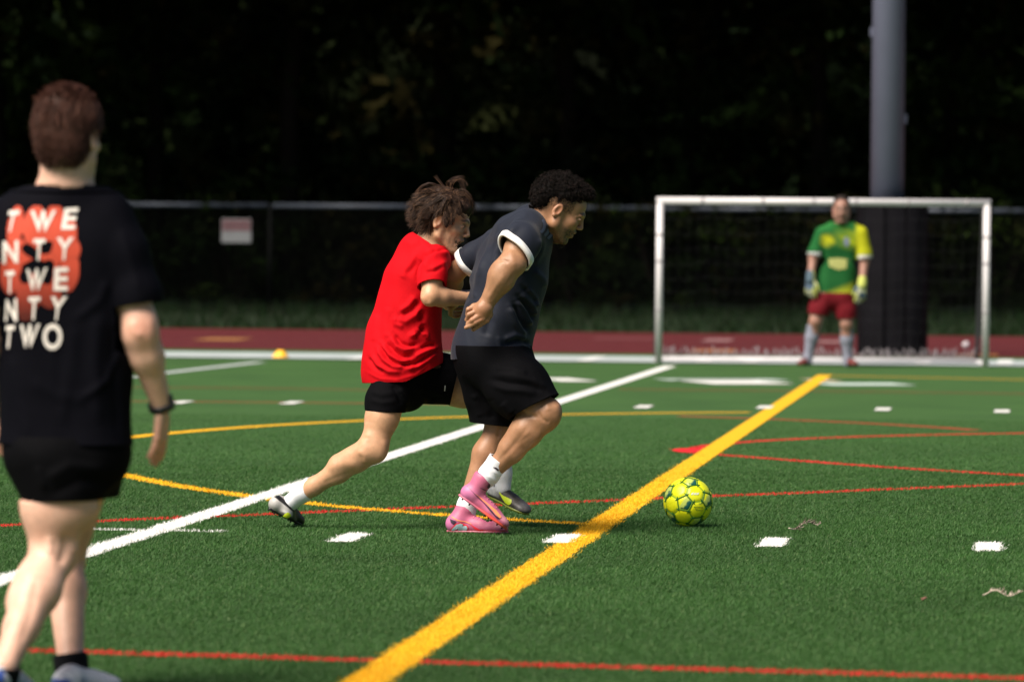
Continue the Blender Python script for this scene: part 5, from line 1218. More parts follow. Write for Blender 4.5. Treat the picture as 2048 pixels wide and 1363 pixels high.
# ================================================================== the near player seen from behind
def build_near():
    Y = 13.95; J = lambda x, y, d=0.0: P(x, y, Y + d)
    root = empty('person', (J(80, 1385)[0], Y, 0)); parts = []; skin = np.array([.68, .405, .30])
    S = Sdf(); ho = J(136, 276, 0); HR = frame(np.array([.38, 1.0, -.05]), np.array([0, 0, 1.0])); hs = 1.06; head(S, ho, HR, hs, fat=1.0)
    nb = J(130, 392, .02); S.cap(nb, J(136, 300, .01), .066, .060, .02); S.cap(J(130, 400, .02), J(132, 350, .01), .085, .060, .05)
    sh_r, el_r, wr_r = J(236, 452, 0), J(279, 668, -.02), J(322, 806, .06); sh_l, el_l, wr_l = J(10, 452, 0), J(-28, 680, .0), J(-15, 815, .12)
    fz = (np.array([0, 1.0, 0]), 1.5); S.chain([J(125, 450, .02), J(122, 650, .02), J(125, 850, .02)], [.11, .11, .115], .05, fz); S.cap(J(60, 450), J(190, 450), .065, .065, .05)
    for a, b, c in ((sh_r, el_r, wr_r), (sh_l, el_l, wr_l)):
        S.chain([a, a * .4 + b * .6, b], [.058, .050, .045], .02); S.chain([b, b * .7 + c * .3, c], [.045, .046, .0285], .03)
    S.ell(J(283, 650, -.03), (.042, .045, .06), None, .03)
    hand(S, J(324, 822, .07), unit(J(321, 900, .10) - J(325, 822, .07)), np.array([.95, -.30, 0]), np.array([.25, .95, 0]), 1.02, (.12, .14, .17, .20), .15)
    hand(S, J(-8, 830, .14), unit(J(4, 905, .16) - J(-8, 830, .14)), np.array([-.8, -.3, 0]), np.array([.1, .9, 0]), 1.0, (.3, .35, .4, .45), .4)
    hip_l, kn_l, an_l = J(100, 905, .0), J(108, 1105, .02), J(8, 1332, -.25); hip_r, kn_r, an_r = J(165, 905, .05), J(128, 1110, .28), J(142, 1325, .10)
    S.chain([hip_l, hip_l * .45 + kn_l * .55, kn_l], [.100, .084, .064], .03); S.cap(J(130, 930), J(145, 1010), .075, .072, .04); S.chain([kn_l, kn_l * .66 + an_l * .34, kn_l * .35 + an_l * .65, an_l], [.060, .0615, .046, .035], .03); S.cap(J(70, 1150, -.03), J(45, 1205, -.09), .046, .046, .03)
    S.chain([hip_r, kn_r], [.10, .060], .03); S.chain([kn_r, kn_r * .68 + an_r * .32, an_r], [.052, .054, .036], .03)
    S.cap(hip_l, hip_r, .11, .11, .03); S.cap(an_r, J(145, 1360, .09), .035, .03); S.cap(an_l, J(5, 1370, -.24), .034, .03)
    V, F = S.mesh(.0065, [(ho, .13, .0045), (J(318, 880, .1), .10, .0036), (J(0, 880, .1), .10, .0045)], 1)
    col = head_color(V, ho, HR, hs, skin, (.5, .2, .16), (.07, .035, .02), (.20, .10, .06), .5); q = PX(V)
    col = blend(col, skin * [1.05, .72, .68], np.exp(-((q[:, 0] - 290) ** 2 + (q[:, 1] - 660) ** 2) / 900) * .55 + np.clip((q[:, 1] - 830) / 60, 0, 1) * (q[:, 1] < 1000) * .5)
    col = col * (1 + .05 * vnoise(V, 14, 6))[:, None]
    me = mesh_np('body', V, F); N_ = normals(me)
    V = carve(V, N_, [([(135, 1060), (130, 1100), (120, 1130)], -.008, 10), ([(100, 1070), (98, 1110)], .005, 8), ([(155, 1060), (148, 1110)], .005, 7), ([(75, 1150), (60, 1230), (40, 1290)], -.003, 8), ([(262, 640), (270, 665), (285, 672)], .004, 8), ([(300, 620), (305, 700), (318, 760)], .003, 9)])
    set_coords(me, V); set_col(me, blotch(V, col)); parts.append(obj('body', me, M_SKIN))
    # shirt
    S = Sdf(); fl = (np.array([0, 1.0, 0]), 1.45)
    S.cap(J(82, 470, .02), J(170, 470, .02), .135, .135, .05, fl)
    for x0, x1, y, r_ in ((70, 178, 520, .135), (78, 178, 620, .135), (82, 172, 720, .132), (85, 166, 810, .128), (88, 166, 900, .132), (88, 166, 960, .132)):
        S.cap(J(x0 + 10, y, .02), J(x1, y, .02), r_, r_, .08, (np.array([0, 1.0, 0]), 1.25))
    S.cap(J(60, 425, .02), J(130, 398, .02), .055, .070, .05); S.cap(J(130, 398, .02), J(210, 425, .02), .070, .055, .05)
    S.chain([J(212, 440, .01), J(245, 505, 0), J(272, 590, -.01), J(276, 640, -.01)], [.070, .072, .070, .070], .025); S.chain([J(28, 440, .01), J(0, 505, 0), J(-25, 590, -.01), J(-26, 640, -.01)], [.070, .072, .070, .070], .025)
    cr = J(276, 607, -.01); cr_no = unit(J(284, 660) - J(262, 520) + np.array([0, 0, 0])); cl = J(-27, 607, -.01); cl_no = unit(J(-36, 660) - J(-12, 520))
    folds = [([(60, 760), (110, 790), (180, 800)], .003, 14), ([(200, 620), (190, 720), (200, 860)], .006, 14), ([(225, 640), (228, 760), (238, 870)], -.005, 10), ([(240, 450), (262, 520), (280, 590)], .004, 10), ([(150, 640), (140, 740), (120, 860)], .004, 14), ([(20, 700), (40, 800), (60, 880)], .004, 14), ([(215, 560), (200, 600), (150, 640)], .005, 10), ([(240, 700), (215, 760), (160, 800)], .006, 8)]
    M_TEE = mat('black_tee', (.0020, .0020, .0042), .8, spec=.06, noise=.1, nscale=50, bump=.1, bscale=700)
    shirt = cloth('shirt', S, .0065, M_TEE, None, folds, [(cr, cr_no, cr, .13, J(236, 600), np.array([1.0, 0, 0])), (cl, cl_no, cl, .13, J(4, 600), np.array([-1.0, 0, 0])), (J(130, 374, .02), unit(np.array([.0, .12, 1.0])), J(130, 355, .02), .10), (J(128, 888, .02), unit(np.array([.0, 0, -1.0])), J(128, 930, 0), .34)], .0022, np.array([0, 0, 1]), 25, 7)
    parts.append(shirt)
    bm = bmesh.new()     # collar ribbing
    th = np.linspace(0, 2 * np.pi, 33)[:-1]; 
    bv = bvh_of([shirt]); cc = J(132, 383, .02); ring = []
    for x in th:
        d = np.array([math.cos(x), math.sin(x), 0]); h, n_, i, dist = bv.ray_cast(Vector(cc), Vector(d), .3); ring.append(cc + d * (dist + .001 if h is not None else .08) + [0, 0, 0])
    ring = np.array(ring + ring[:1]); bm.free(); parts_c = MB().tube(ring, .006, 7, caps=False).build('collar', M_TEE, None, True); adopt(shirt, [parts_c])
    # print on the back: orange ball-like shape, then white letters
    bv = bvh_of([shirt]); O = lambda x, y: (x / 4.261, 400 + y / 4.261)
    gx = np.arange(0, 170, 1.6); gy = np.arange(412, 642, 1.6); X, Yp_ = np.meshgrid(gx, gy); q = np.stack([X.ravel(), Yp_.ravel()], -1); z = np.stack([q[:, 0] * 4.261, (q[:, 1] - 400) * 4.261], -1)
    def el(cx, cy, rx, ry, a=0): c_, s_ = math.cos(a), math.sin(a); u = (z[:, 0] - cx) * c_ + (z[:, 1] - cy) * s_; v_ = -(z[:, 0] - cx) * s_ + (z[:, 1] - cy) * c_; return np.sqrt((u / rx) ** 2 + (v_ / ry) ** 2)
    petals = [el(300, 220, 105, 180, .12), el(455, 200, 95, 170, .18), el(130, 230, 70, 190, .15), el(590, 330, 70, 200, .05), el(130, 440, 110, 130, .2), el(560, 420, 130, 130, 0), el(90, 620, 95, 190, .05), el(590, 610, 90, 180, .1), el(330, 560, 170, 170, 0), el(250, 800, 110, 170, .1), el(420, 780, 110, 150, -.1), el(220, 930, 70, 120, 0)]
    ins = np.min(petals, 0) < 1; srt = np.sort(petals, 0); edge = np.clip(1 - np.abs(srt[0] - srt[1]) / .05, 0, 1) * (srt[0] > .55)
    oc = np.array([.52, .068, .035]); fade = np.clip((z[:, 1] - 560) / 420, 0, 1); c = oc * (1 - .86 * fade)[:, None]
    c = blend(c, (.10, .02, .015), edge * .7); sx = vnoise(np.column_stack([z / 60, 0 * z[:, 0]]), 1, 3)
    blk = (el(265, 440, 75, 50, .5) + .25 * sx < 1) | (el(400, 420, 60, 70, .9) + .3 * sx < .8) | (el(300, 560, 110, 60, -.2) + .3 * sx < 1) | (el(400, 610, 60, 110, .2) + .25 * sx < 1) | (el(210, 660, 50, 70, 0) + .3 * sx < .9)
    ins &= ~blk; ins &= ~((z[:, 1] < 150) & (z[:, 0] < 100)); W_, ok = project_pts(bv, q, .0018); ok &= ins
    nx = len(gx); i, j = np.meshgrid(np.arange(len(gy) - 1), np.arange(nx - 1), indexing='ij'); a = (i * nx + j).ravel(); Fq = np.stack([a, a + 1, a + nx + 1, a + nx], -1); Fq = Fq[ok[Fq].all(1)]
    us, inv = np.unique(Fq, return_inverse=True)
    pr_ = [obj('orange_print', mesh_np('orange_print', W_[us], inv.reshape(-1, 4), c[us]), mat('tee_print', tint=True, rough=.7, spec=.2))]
    M_PR = mat('white_print', (.74, .68, .63), .75, spec=.15)
    font_glyph = {}
    def glyph(ch):
        if ch not in font_glyph:
            cu_ = bpy.data.curves.new('g', 'FONT'); cu_.body = ch; cu_.size = 1; cu_.offset = .028; o_ = bpy.data.objects.new('g', cu_); COL.objects.link(o_)
            dg = bpy.context.evaluated_depsgraph_get(); m_ = bpy.data.meshes.new_from_object(o_.evaluated_get(dg)); bpy.data.objects.remove(o_); bpy.data.curves.remove(cu_); font_glyph[ch] = m_
        return font_glyph[ch]
    # letter: character, quad corners in the zoomed print (top-left, top-right, bottom-right, bottom-left)
    LT = [('T', (78, 95, 172, 92, 110, 275, 62, 275)), ('W', (262, 95, 480, 88, 418, 272, 296, 274)), ('E', (552, 72, 672, 66, 636, 250, 520, 252)),
          ('N', (26, 352, 160, 345, 158, 535, 22, 542)), ('T', (285, 332, 390, 330, 362, 512, 290, 515)), ('Y', (485, 322, 630, 318, 585, 512, 505, 512)),
          ('T', (46, 603, 130, 600, 118, 795, 52, 795)), ('W', (226, 590, 405, 575, 352, 770, 248, 775)), ('E', (466, 575, 585, 570, 575, 770, 456, 770)),
          ('N', (50, 845, 148, 838, 150, 1032, 38, 1030)), ('T', (248, 825, 345, 822, 322, 1020, 248, 1020)), ('Y', (435, 822, 575, 820, 512, 1025, 445, 1025)),
          ('T', (52, 1070, 132, 1066, 104, 1262, 44, 1262)), ('W', (176, 1062, 342, 1052, 290, 1255, 190, 1258)), ('O', (368, 1055, 530, 1050, 528, 1275, 364, 1272))]
    for ch, qd in LT:
        g0 = glyph(ch); bm = bmesh.new(); bm.from_mesh(g0); xs = [v.co.x for v in bm.verts]; ys = [v.co.y for v in bm.verts]; x0, x1, y0, y1 = min(xs), max(xs), min(ys), max(ys)
        qd = np.array(qd, float).reshape(4, 2); qd = np.stack([qd[:, 0] / 4.261, 400 + qd[:, 1] / 4.261], -1)
        for v_ in bm.verts:
            a_ = (v_.co.x - x0) / (x1 - x0); b_ = (v_.co.y - y0) / (y1 - y0); top = qd[0] * (1 - a_) + qd[1] * a_; bo = qd[3] * (1 - a_) + qd[2] * a_; p_ = bo * (1 - b_) + top * b_; v_.co = (p_[0], p_[1], 0)
        bmesh.ops.triangulate(bm, faces=bm.faces[:])
        for _ in range(3):
            le = [e for e in bm.edges if e.calc_length() > 6]
            if not le: break
            bmesh.ops.subdivide_edges(bm, edges=le, cuts=1); bmesh.ops.triangulate(bm, faces=bm.faces[:])
        o_ = _drop('letter', bv, bm, M_PR, None, .0034)
        if o_: pr_.append(o_)
    adopt(shirt, pr_)
    # shorts
    S = Sdf(); S.cap(J(95, 900, .02), J(172, 900, .03), .125, .125, .03, (np.array([0, 1.0, 0]), 1.1))
    S.chain([J(112, 915, 0), J(122, 970, .0), J(132, 1030, .0)], [.112, .098, .090], .05, (np.array([0, 1.0, 0]), 1.1)); S.chain([J(168, 915, .08), J(168, 960, .12), J(166, 1020, .16)], [.105, .092, .084], .05); S.cap(J(92, 900, .03), J(92, 960, .06), .078, .055, .05)
    hl_ = J(130, 1000, .0); hr_ = J(178, 998, .14)
    parts.append(cloth('shorts', S, .0065, M_BLACKC, None, [([(90, 960), (140, 930), (220, 940)], .007, 12), ([(100, 990), (160, 960), (230, 965)], -.006, 10), ([(75, 930), (90, 980)], .006, 8)], [(hl_, unit(np.array([.03, .0, -1.0])), J(115, 1045, .02), .26), (hr_, np.array([.0, 0, -1.0]), J(178, 1035, .14), .17), (J(130, 872), np.array([0, 0, 1.0]), J(130, 850), .22)], .005, np.array([0, 0, 1]), 29, 7))
    tuck(parts[0], parts[1:3], [(el_r, wr_r, .085), (wr_r, J(305, 960, .1), .12), (ho, ho, .15), (el_l, wr_l, .085), (J(-8, 830, .14), J(4, 930, .15), .09)], .10)
    # watch
    ax_ = unit(J(325, 822, .07) - J(318, 790, .05)); c0_ = J(323, 811, .065); a = unit(np.cross(ax_, [0, 1.0, 0])); b = np.cross(ax_, a); th = np.linspace(0, 2 * np.pi, 25); ring = np.array([c0_ + (a * math.cos(x) * .034 + b * math.sin(x) * .030) for x in th])
    wt = empty('watch', c0_); M_W = mat('watch_black', (.012, .012, .014), .4); wp = []
    V = np.concatenate([ring + ax_ * s_ + (ring - c0_) * k_ for s_, k_ in ((-.010, 0), (-.010, .12), (.010, .12), (.010, 0))]); n = 25; i = np.arange(24)
    wp.append(obj('strap', mesh_np('strap', V, np.vstack([np.stack([k_ * n + i, k_ * n + i + 1, (k_ + 1) * n + i + 1, (k_ + 1) * n + i], -1) for k_ in range(3)])), M_W))
    wc = J(341, 801, .055); wp.append(MB().tube([wc - a * .002, wc + a * .012], [.019, .017], 20).build('case', M_W, None, True) if False else MB().box(wc, (.014, .034, .036), frame(np.array([1, .1, .1]), np.array([.2, 0, 1.0]))).build('case', M_W))
    adopt(wt, wp); wt['label'] = 'black sports watch'; parts.append(wt)
    # socks and boots
    for c_, top, dn, fin in ((an_r, J(140, 1306, .10), J(148, 1368, .09), .045), (an_l, J(12, 1330, -.25), J(5, 1375, -.24), .042)):
        S = Sdf(); S.chain([top + (top - dn) * .3, c_, dn], [fin + .002, fin, fin], .02); parts.append(cloth('sock', S, .006, M_SOCKB, None, [], [(top, unit(top - dn) + np.array([.0, 0, 0]), top, .10)], .001, None, 3, 20))
    def wb(Lc, V):
        x, y, z = Lc.T; c = np.broadcast_to(np.array([.56, .56, .60]), (len(V), 3)).copy(); c = blend(c, (.03, .07, .30), np.clip((vnoise(V, 22, 8) * .7 + .30 - (x - .02) * 6) * 3, 0, 1) * (z < .05)); c = blend(c, (.10, .14, .24), (np.abs(np.sin(x * 150 + y * 60)) < .3) * .5 * (z > .02)); return c
    M_SO4 = mat('grey_sole', (.3, .3, .32), .5)
    b1, b2 = empty('boot', J(150, 1395, .08)), empty('boot', J(5, 1395, -.2))
    hl, te = J(116, 1388, -.02), J(222, 1388, .20); hl[2] = te[2] = .003
    p1, _ = shoe(None, J(148, 1345, .25), hl, te, np.array([0, 0, 1.0]), .28, wb, None, (.047, J(147, 1348, .25)), M_SHOE, M_SO4, True, False); 
    hl, te = J(-8, 1378, -.30), J(40, 1404, -.08); te[2] = .018
    p2, _ = shoe(None, J(5, 1365, -.25), hl, te, unit(np.array([-.1, -.35, 1.0])), .28, wb, None, (.045, J(5, 1362, -.245)), M_SHOE, M_SO4, True, False)
    adopt(b1, p1); adopt(b2, p2); parts += [b1, b2]
    # hair
    HV = Sdf(); W = lambda x, y, z: ho + HR @ (np.array([x, y, z]) * hs)
    HV.ell(W(-.006, 0, .056), np.array([.100, .080, .087]) * hs, HR, .02); HV.ell(W(-.04, 0, .010), np.array([.068, .071, .074]) * hs, HR, .02); HV.half(W(.045, 0, .02), HR @ np.array([.9, 0, -.5]), W(.10, 0, -.03), .115, .01); HV.half(W(-.03, 0, -.058), HR @ np.array([.0, 0, -1.0]), W(-.03, 0, -.1), .12, .01)
    V, F = HV.mesh(.005, smooth=2); me = mesh_np('hair', V, F); N_ = normals(me); Lq = local(V, ho, HR, hs); V = V + N_ * (.002 * vnoise(Lq * [1, 1, .3], 70, 2))[:, None]; set_coords(me, V); set_col(me, np.array([.060, .026, .018]) * (1 + .35 * vnoise(Lq * [1, 1, .3], 80, 5))[:, None])
    hb = obj('hair', me, M_HAIR); parts.append(hb)
    reg = lambda p: ((p[:, 2] > .045) | ((p[:, 0] < .03) & (p[:, 2] > -.05)))
    comb_ = lambda p: np.stack([np.where(p[:, 2] > .10, -.5, -.15), np.sign(p[:, 1]) * .12, np.where(p[:, 2] > .10, -.2, -1.0)], -1)
    L1 = hair_strands(ho, HR, hs, reg, 6500, lambda p: np.where(p[:, 2] < 0, .016, .028), comb_, .0009, 5, lift=.12, seed=41, clump=1400, rr=(.102, .082, .089), c0=(-.006, 0, .052), jit=.12)
    reg2 = lambda p: (p[:, 0] < .02) & (p[:, 2] < .01) & (p[:, 2] > -.078)
    L2 = hair_strands(ho, HR, hs, reg2, 3000, lambda p: np.full(len(p), .013), comb_, .0009, 4, lift=.2, seed=42, rr=(.080, .073, .088), c0=(-.028, 0, .0), jit=.12)
    strands_obj('locks', [L1, L2], M_HAIR, (.070, .027, .018), (.17, .075, .048), hb, 3, .18)
    adopt(root, parts); tag(root, 'man in black printed shirt and black shorts walking away at the left edge', 'person')
build_near()

# ================================================================== goalkeeper
def build_keeper():
    Y = G(1655, 733)[1] - .15; J = lambda x, y, d=0.0: P(x, y, Y + d); K = lambda x, y, d=0.0: J(1560 + x / 3.683, 380 + y / 3.683, d)
    root = empty('person', (J(1657, 700)[0], Y, 0)); parts = []; skin = np.array([.30, .155, .115])
    S = Sdf(); ho = K(452, 150); HR = frame(np.array([-.03, -1.0, -.04]), np.array([0, 0, 1.0])); hs = 1.08; head(S, ho, HR, hs, fat=1.08)
    S.cap(K(455, 265), K(452, 180), .062, .056, .03); S.cap(K(330, 300), K(575, 300), .065, .065, .05); S.chain([K(450, 330), K(430, 560), K(410, 760)], [.12, .12, .12], .05)
    aR = [K(290, 310), K(245, 500, -.02), K(225, 640, -.10)]; aL = [K(600, 310), K(622, 520, -.02), K(605, 680, -.10)]
    for a in (aR, aL): S.chain(a, [.055, .046, .034], .03)
    hR, hL = K(300, 790), K(490, 800); kR, kL = K(262, 965, -.05), K(490, 985, -.05); nR, nL = K(205, 1225), K(498, 1240)
    for h, k, a, in ((hR, kR, nR), (hL, kL, nL)): S.chain([h, k], [.098, .064], .03); S.chain([k, k * .66 + a * .34 + [0, .02, 0], a], [.058, .060, .040], .03)
    S.cap(hR, hL, .11, .11, .03)
    V, F = S.mesh(.009, [(ho, .14, .005)], 1); col = head_color(V, ho, HR, hs, skin, (.30, .12, .10), (.04, .02, .015), (.05, .03, .02), .7)
    me = mesh_np('body', V, F, col); parts.append(obj('body', me, M_SKIN))
    S = Sdf(); fl = (np.array([0, 1.0, 0]), 1.3)
    S.cap(K(345, 318), K(550, 318), .086, .086, .05, fl)
    for xa, xb, y, r_ in ((365, 510, 420, .118), (372, 495, 560, .116), (355, 468, 680, .130), (348, 468, 800, .138)): S.cap(K(xa + 15, y), K(xb - 10, y), r_, r_, .1, fl)
    S.cap(K(380, 270), K(450, 240), .05, .055, .04); S.cap(K(450, 240), K(530, 270), .055, .05, .04)
    S.chain([K(310, 320), K(262, 460, -.01), K(245, 520, -.02)], [.075, .075, .075], .03); S.chain([K(590, 320), K(618, 470, -.01), K(622, 540, -.02)], [.075, .076, .078], .03)
    def kc(V):
        q = PX(V); x = (q[:, 0] - 1560) * 3.683; y = (q[:, 1] - 380) * 3.683; G_ = np.array([.009, .085, .020]); Yl = np.array([.36, .37, .01]); c = np.broadcast_to(G_, (len(V), 3)).copy()
        st = .75 + .25 * np.sin((y * .8 - x * .45) / 9)
        c = blend(c, (.015, .12, .025), np.clip((330 - y) / 60, 0, 1)); c = blend(c, Yl, np.clip(1 - np.hypot((x - 350) / 70, (y - 370) / 60), 0, 1) * 2 * st)
        c = blend(c, Yl * [.75, .9, 1], np.clip((x - 380) / 150, 0, 1) * np.clip(1 - np.abs(y - 350 - (x - 450) * .2) / 90, 0, 1) * 1.3 * st)
        c = blend(c, Yl, np.clip((x - 545) / 30, 0, 1) * np.clip((520 - y) / 30, 0, 1)); c = blend(c, (.008, .09, .02), np.clip((300 - x) / 20, 0, 1) * (y < 520)); c = blend(c, (.35, .38, .02), np.clip((y - 660 - (540 - x) * .4) / 60, 0, 1))
        c = blend(c, (.50, .50, .52), ((y > 455 - (x - 230) * .0) & (x < 305) & (y > 440)) * 1.0 * (x < 300) * (y < 560)); c = blend(c, (.55, .52, .50), (x > 575) * (y > 478) * (y < 570) * 1.0)
        return c
    cR, cL = K(250, 480, -.02), K(622, 505, -.02)
    sh = cloth('shirt', S, .008, mat('keeper_cloth', tint=True, rough=.8, spec=.15), None, [], [(cR, unit(aR[1] - aR[0]), cR, .12), (cL, unit(aL[1] - aL[0]), cL, .12), (K(452, 232), np.array([0, -.25, 1.0]), K(452, 200), .10), (K(410, 762), unit(np.array([-.10, 0, -1.0])), K(410, 830), .32)], .005, np.array([0, 0, 1]), 45, 7, kc)
    parts.append(sh); bv = bvh_of([sh]); adopt(sh, [p for p in (
        decal_poly('sponsor_print', bv, [(1560 + x / 3.683, 380 + y / 3.683) for x, y in [(358, 505), (430, 500), (492, 508), (490, 575), (430, 588), (362, 560)]], mat('keeper_print', (.32, .33, .10), .7), None, .004, 8),
        decal_poly('crest', bv, [(1560 + x / 3.683, 380 + y / 3.683) for x, y in [(470, 355), (488, 345), (510, 360), (508, 400), (490, 418), (472, 400)]], mat('keeper_crest', (.12, .15, .20), .7), None, .004, 8)) if p])
    S = Sdf(); S.cap(K(370, 790), K(440, 790), .145, .145, .03, (np.array([0, 1.0, 0]), 1.2)); S.chain([K(320, 800), K(290, 870, -.02), K(272, 960, -.03)], [.105, .100, .100], .04); S.chain([K(470, 800), K(485, 880, -.02), K(492, 980, -.03)], [.105, .100, .098], .04)
    parts.append(cloth('shorts', S, .009, mat('keeper_shorts', (.12, .005, .010), .8, spec=.15), None, [], [(K(280, 915), unit(np.array([-.15, 0, -1.0])), K(270, 960), .14), (K(490, 945), np.array([.05, 0, -1.0]), K(492, 990), .14), (K(400, 755), np.array([0, 0, 1.0]), K(400, 720), .2)], .005, np.array([0, 0, 1]), 47, 8))
    for a, k, tp_ in ((nR, kR, K(250, 990, -.03)), (nL, kL, K(492, 1015, -.03))):
        S = Sdf(); S.chain([tp_ + [0, 0, .03], k * .55 + a * .45 + [0, .02, 0], a, a + [0, -.01, -.05]], [.064, .066, .044, .044], .03)
        parts.append(cloth('sock', S, .008, mat('grey_sock', (.20, .21, .27), .9), None, [], [(tp_, np.array([0, 0, 1.0]), tp_, .12)], .002, None, 3, 15))
    def bc(Lc, V): return blend((.01, .008, .01), (.13, .03, .026), np.clip((Lc[:, 0] - .09) / .05, 0, 1))
    for a, dx_ in ((nR, -.10), (nL, .07)):
        b = empty('boot', (a[0], a[1], .02)); hl = np.array([a[0] - dx_ * .2, a[1] + .07, .02]); te = np.array([a[0] + dx_, a[1] - .19, .02])
        p_, _ = shoe(None, a + [0, 0, .01], hl, te, np.array([0, 0, 1.0]), .28, bc, None, (.046, a + [0, 0, .0]), M_SHOE, M_BLACKC, False, False); adopt(b, p_); parts.append(b)
    tuck(parts[0], [p for p in parts if p.name.startswith(('shirt', 'shorts'))], [(aR[1], aR[2], .07), (aL[1], aL[2], .07), (ho, ho, .13)], .14)
    # gloves
    def gc(V):
        c = np.broadcast_to(np.array([.42, .46, .10]), (len(V), 3)).copy(); n_ = vnoise(V, 14, 3); c = blend(c, (.45, .46, .35), n_ * 2); return blend(c, (.02, .06, .14), (vnoise(V, 11, 9) > .32) * .9)
    for w_, d_, t_ in ((aR[2], unit(K(222, 790, -.14) - aR[2]), 1), (aL[2], unit(K(590, 840, -.16) - aL[2]), -1)):
        S = Sdf(); S.cap(w_ - d_ * .03, w_ + d_ * .03, .045, .048, .02); hand(S, w_ + d_ * .015, d_, np.array([-.35 * t_, -.9, .1]), np.array([t_, -.2, 0]), 1.28, (.3, .3, .3, .35), .4, .14, .006)
        V, F = S.mesh(.006); g_ = obj('glove', mesh_np('glove', V, F, gc(V)), mat('glove_latex', tint=True, rough=.8)); parts.append(g_)
    HV = Sdf(); W = lambda x, y, z: ho + HR @ (np.array([x, y, z]) * hs); HV.ell(W(-.014, 0, .062), np.array([.098, .078, .080]) * hs, HR, .02); HV.half(W(.0, 0, .035), HR @ np.array([.3, 0, -1.0]), W(.04, 0, -.06), .15, .01); HV.half(W(.05, 0, .062), HR @ np.array([.75, 0, -.65]), W(.10, 0, -.0), .13, .01)
    V, F = HV.mesh(.006); V = V + (V - ho) * (.03 * vnoise(V, 60, 2))[:, None]; parts.append(obj('hair', mesh_np('hair', V, F, np.tile([.02, .013, .01], (len(V), 1))), M_HAIR))
    adopt(root, parts); tag(root, 'goalkeeper in green and yellow shirt, red shorts and pale gloves standing on the goal line', 'person')
build_keeper()
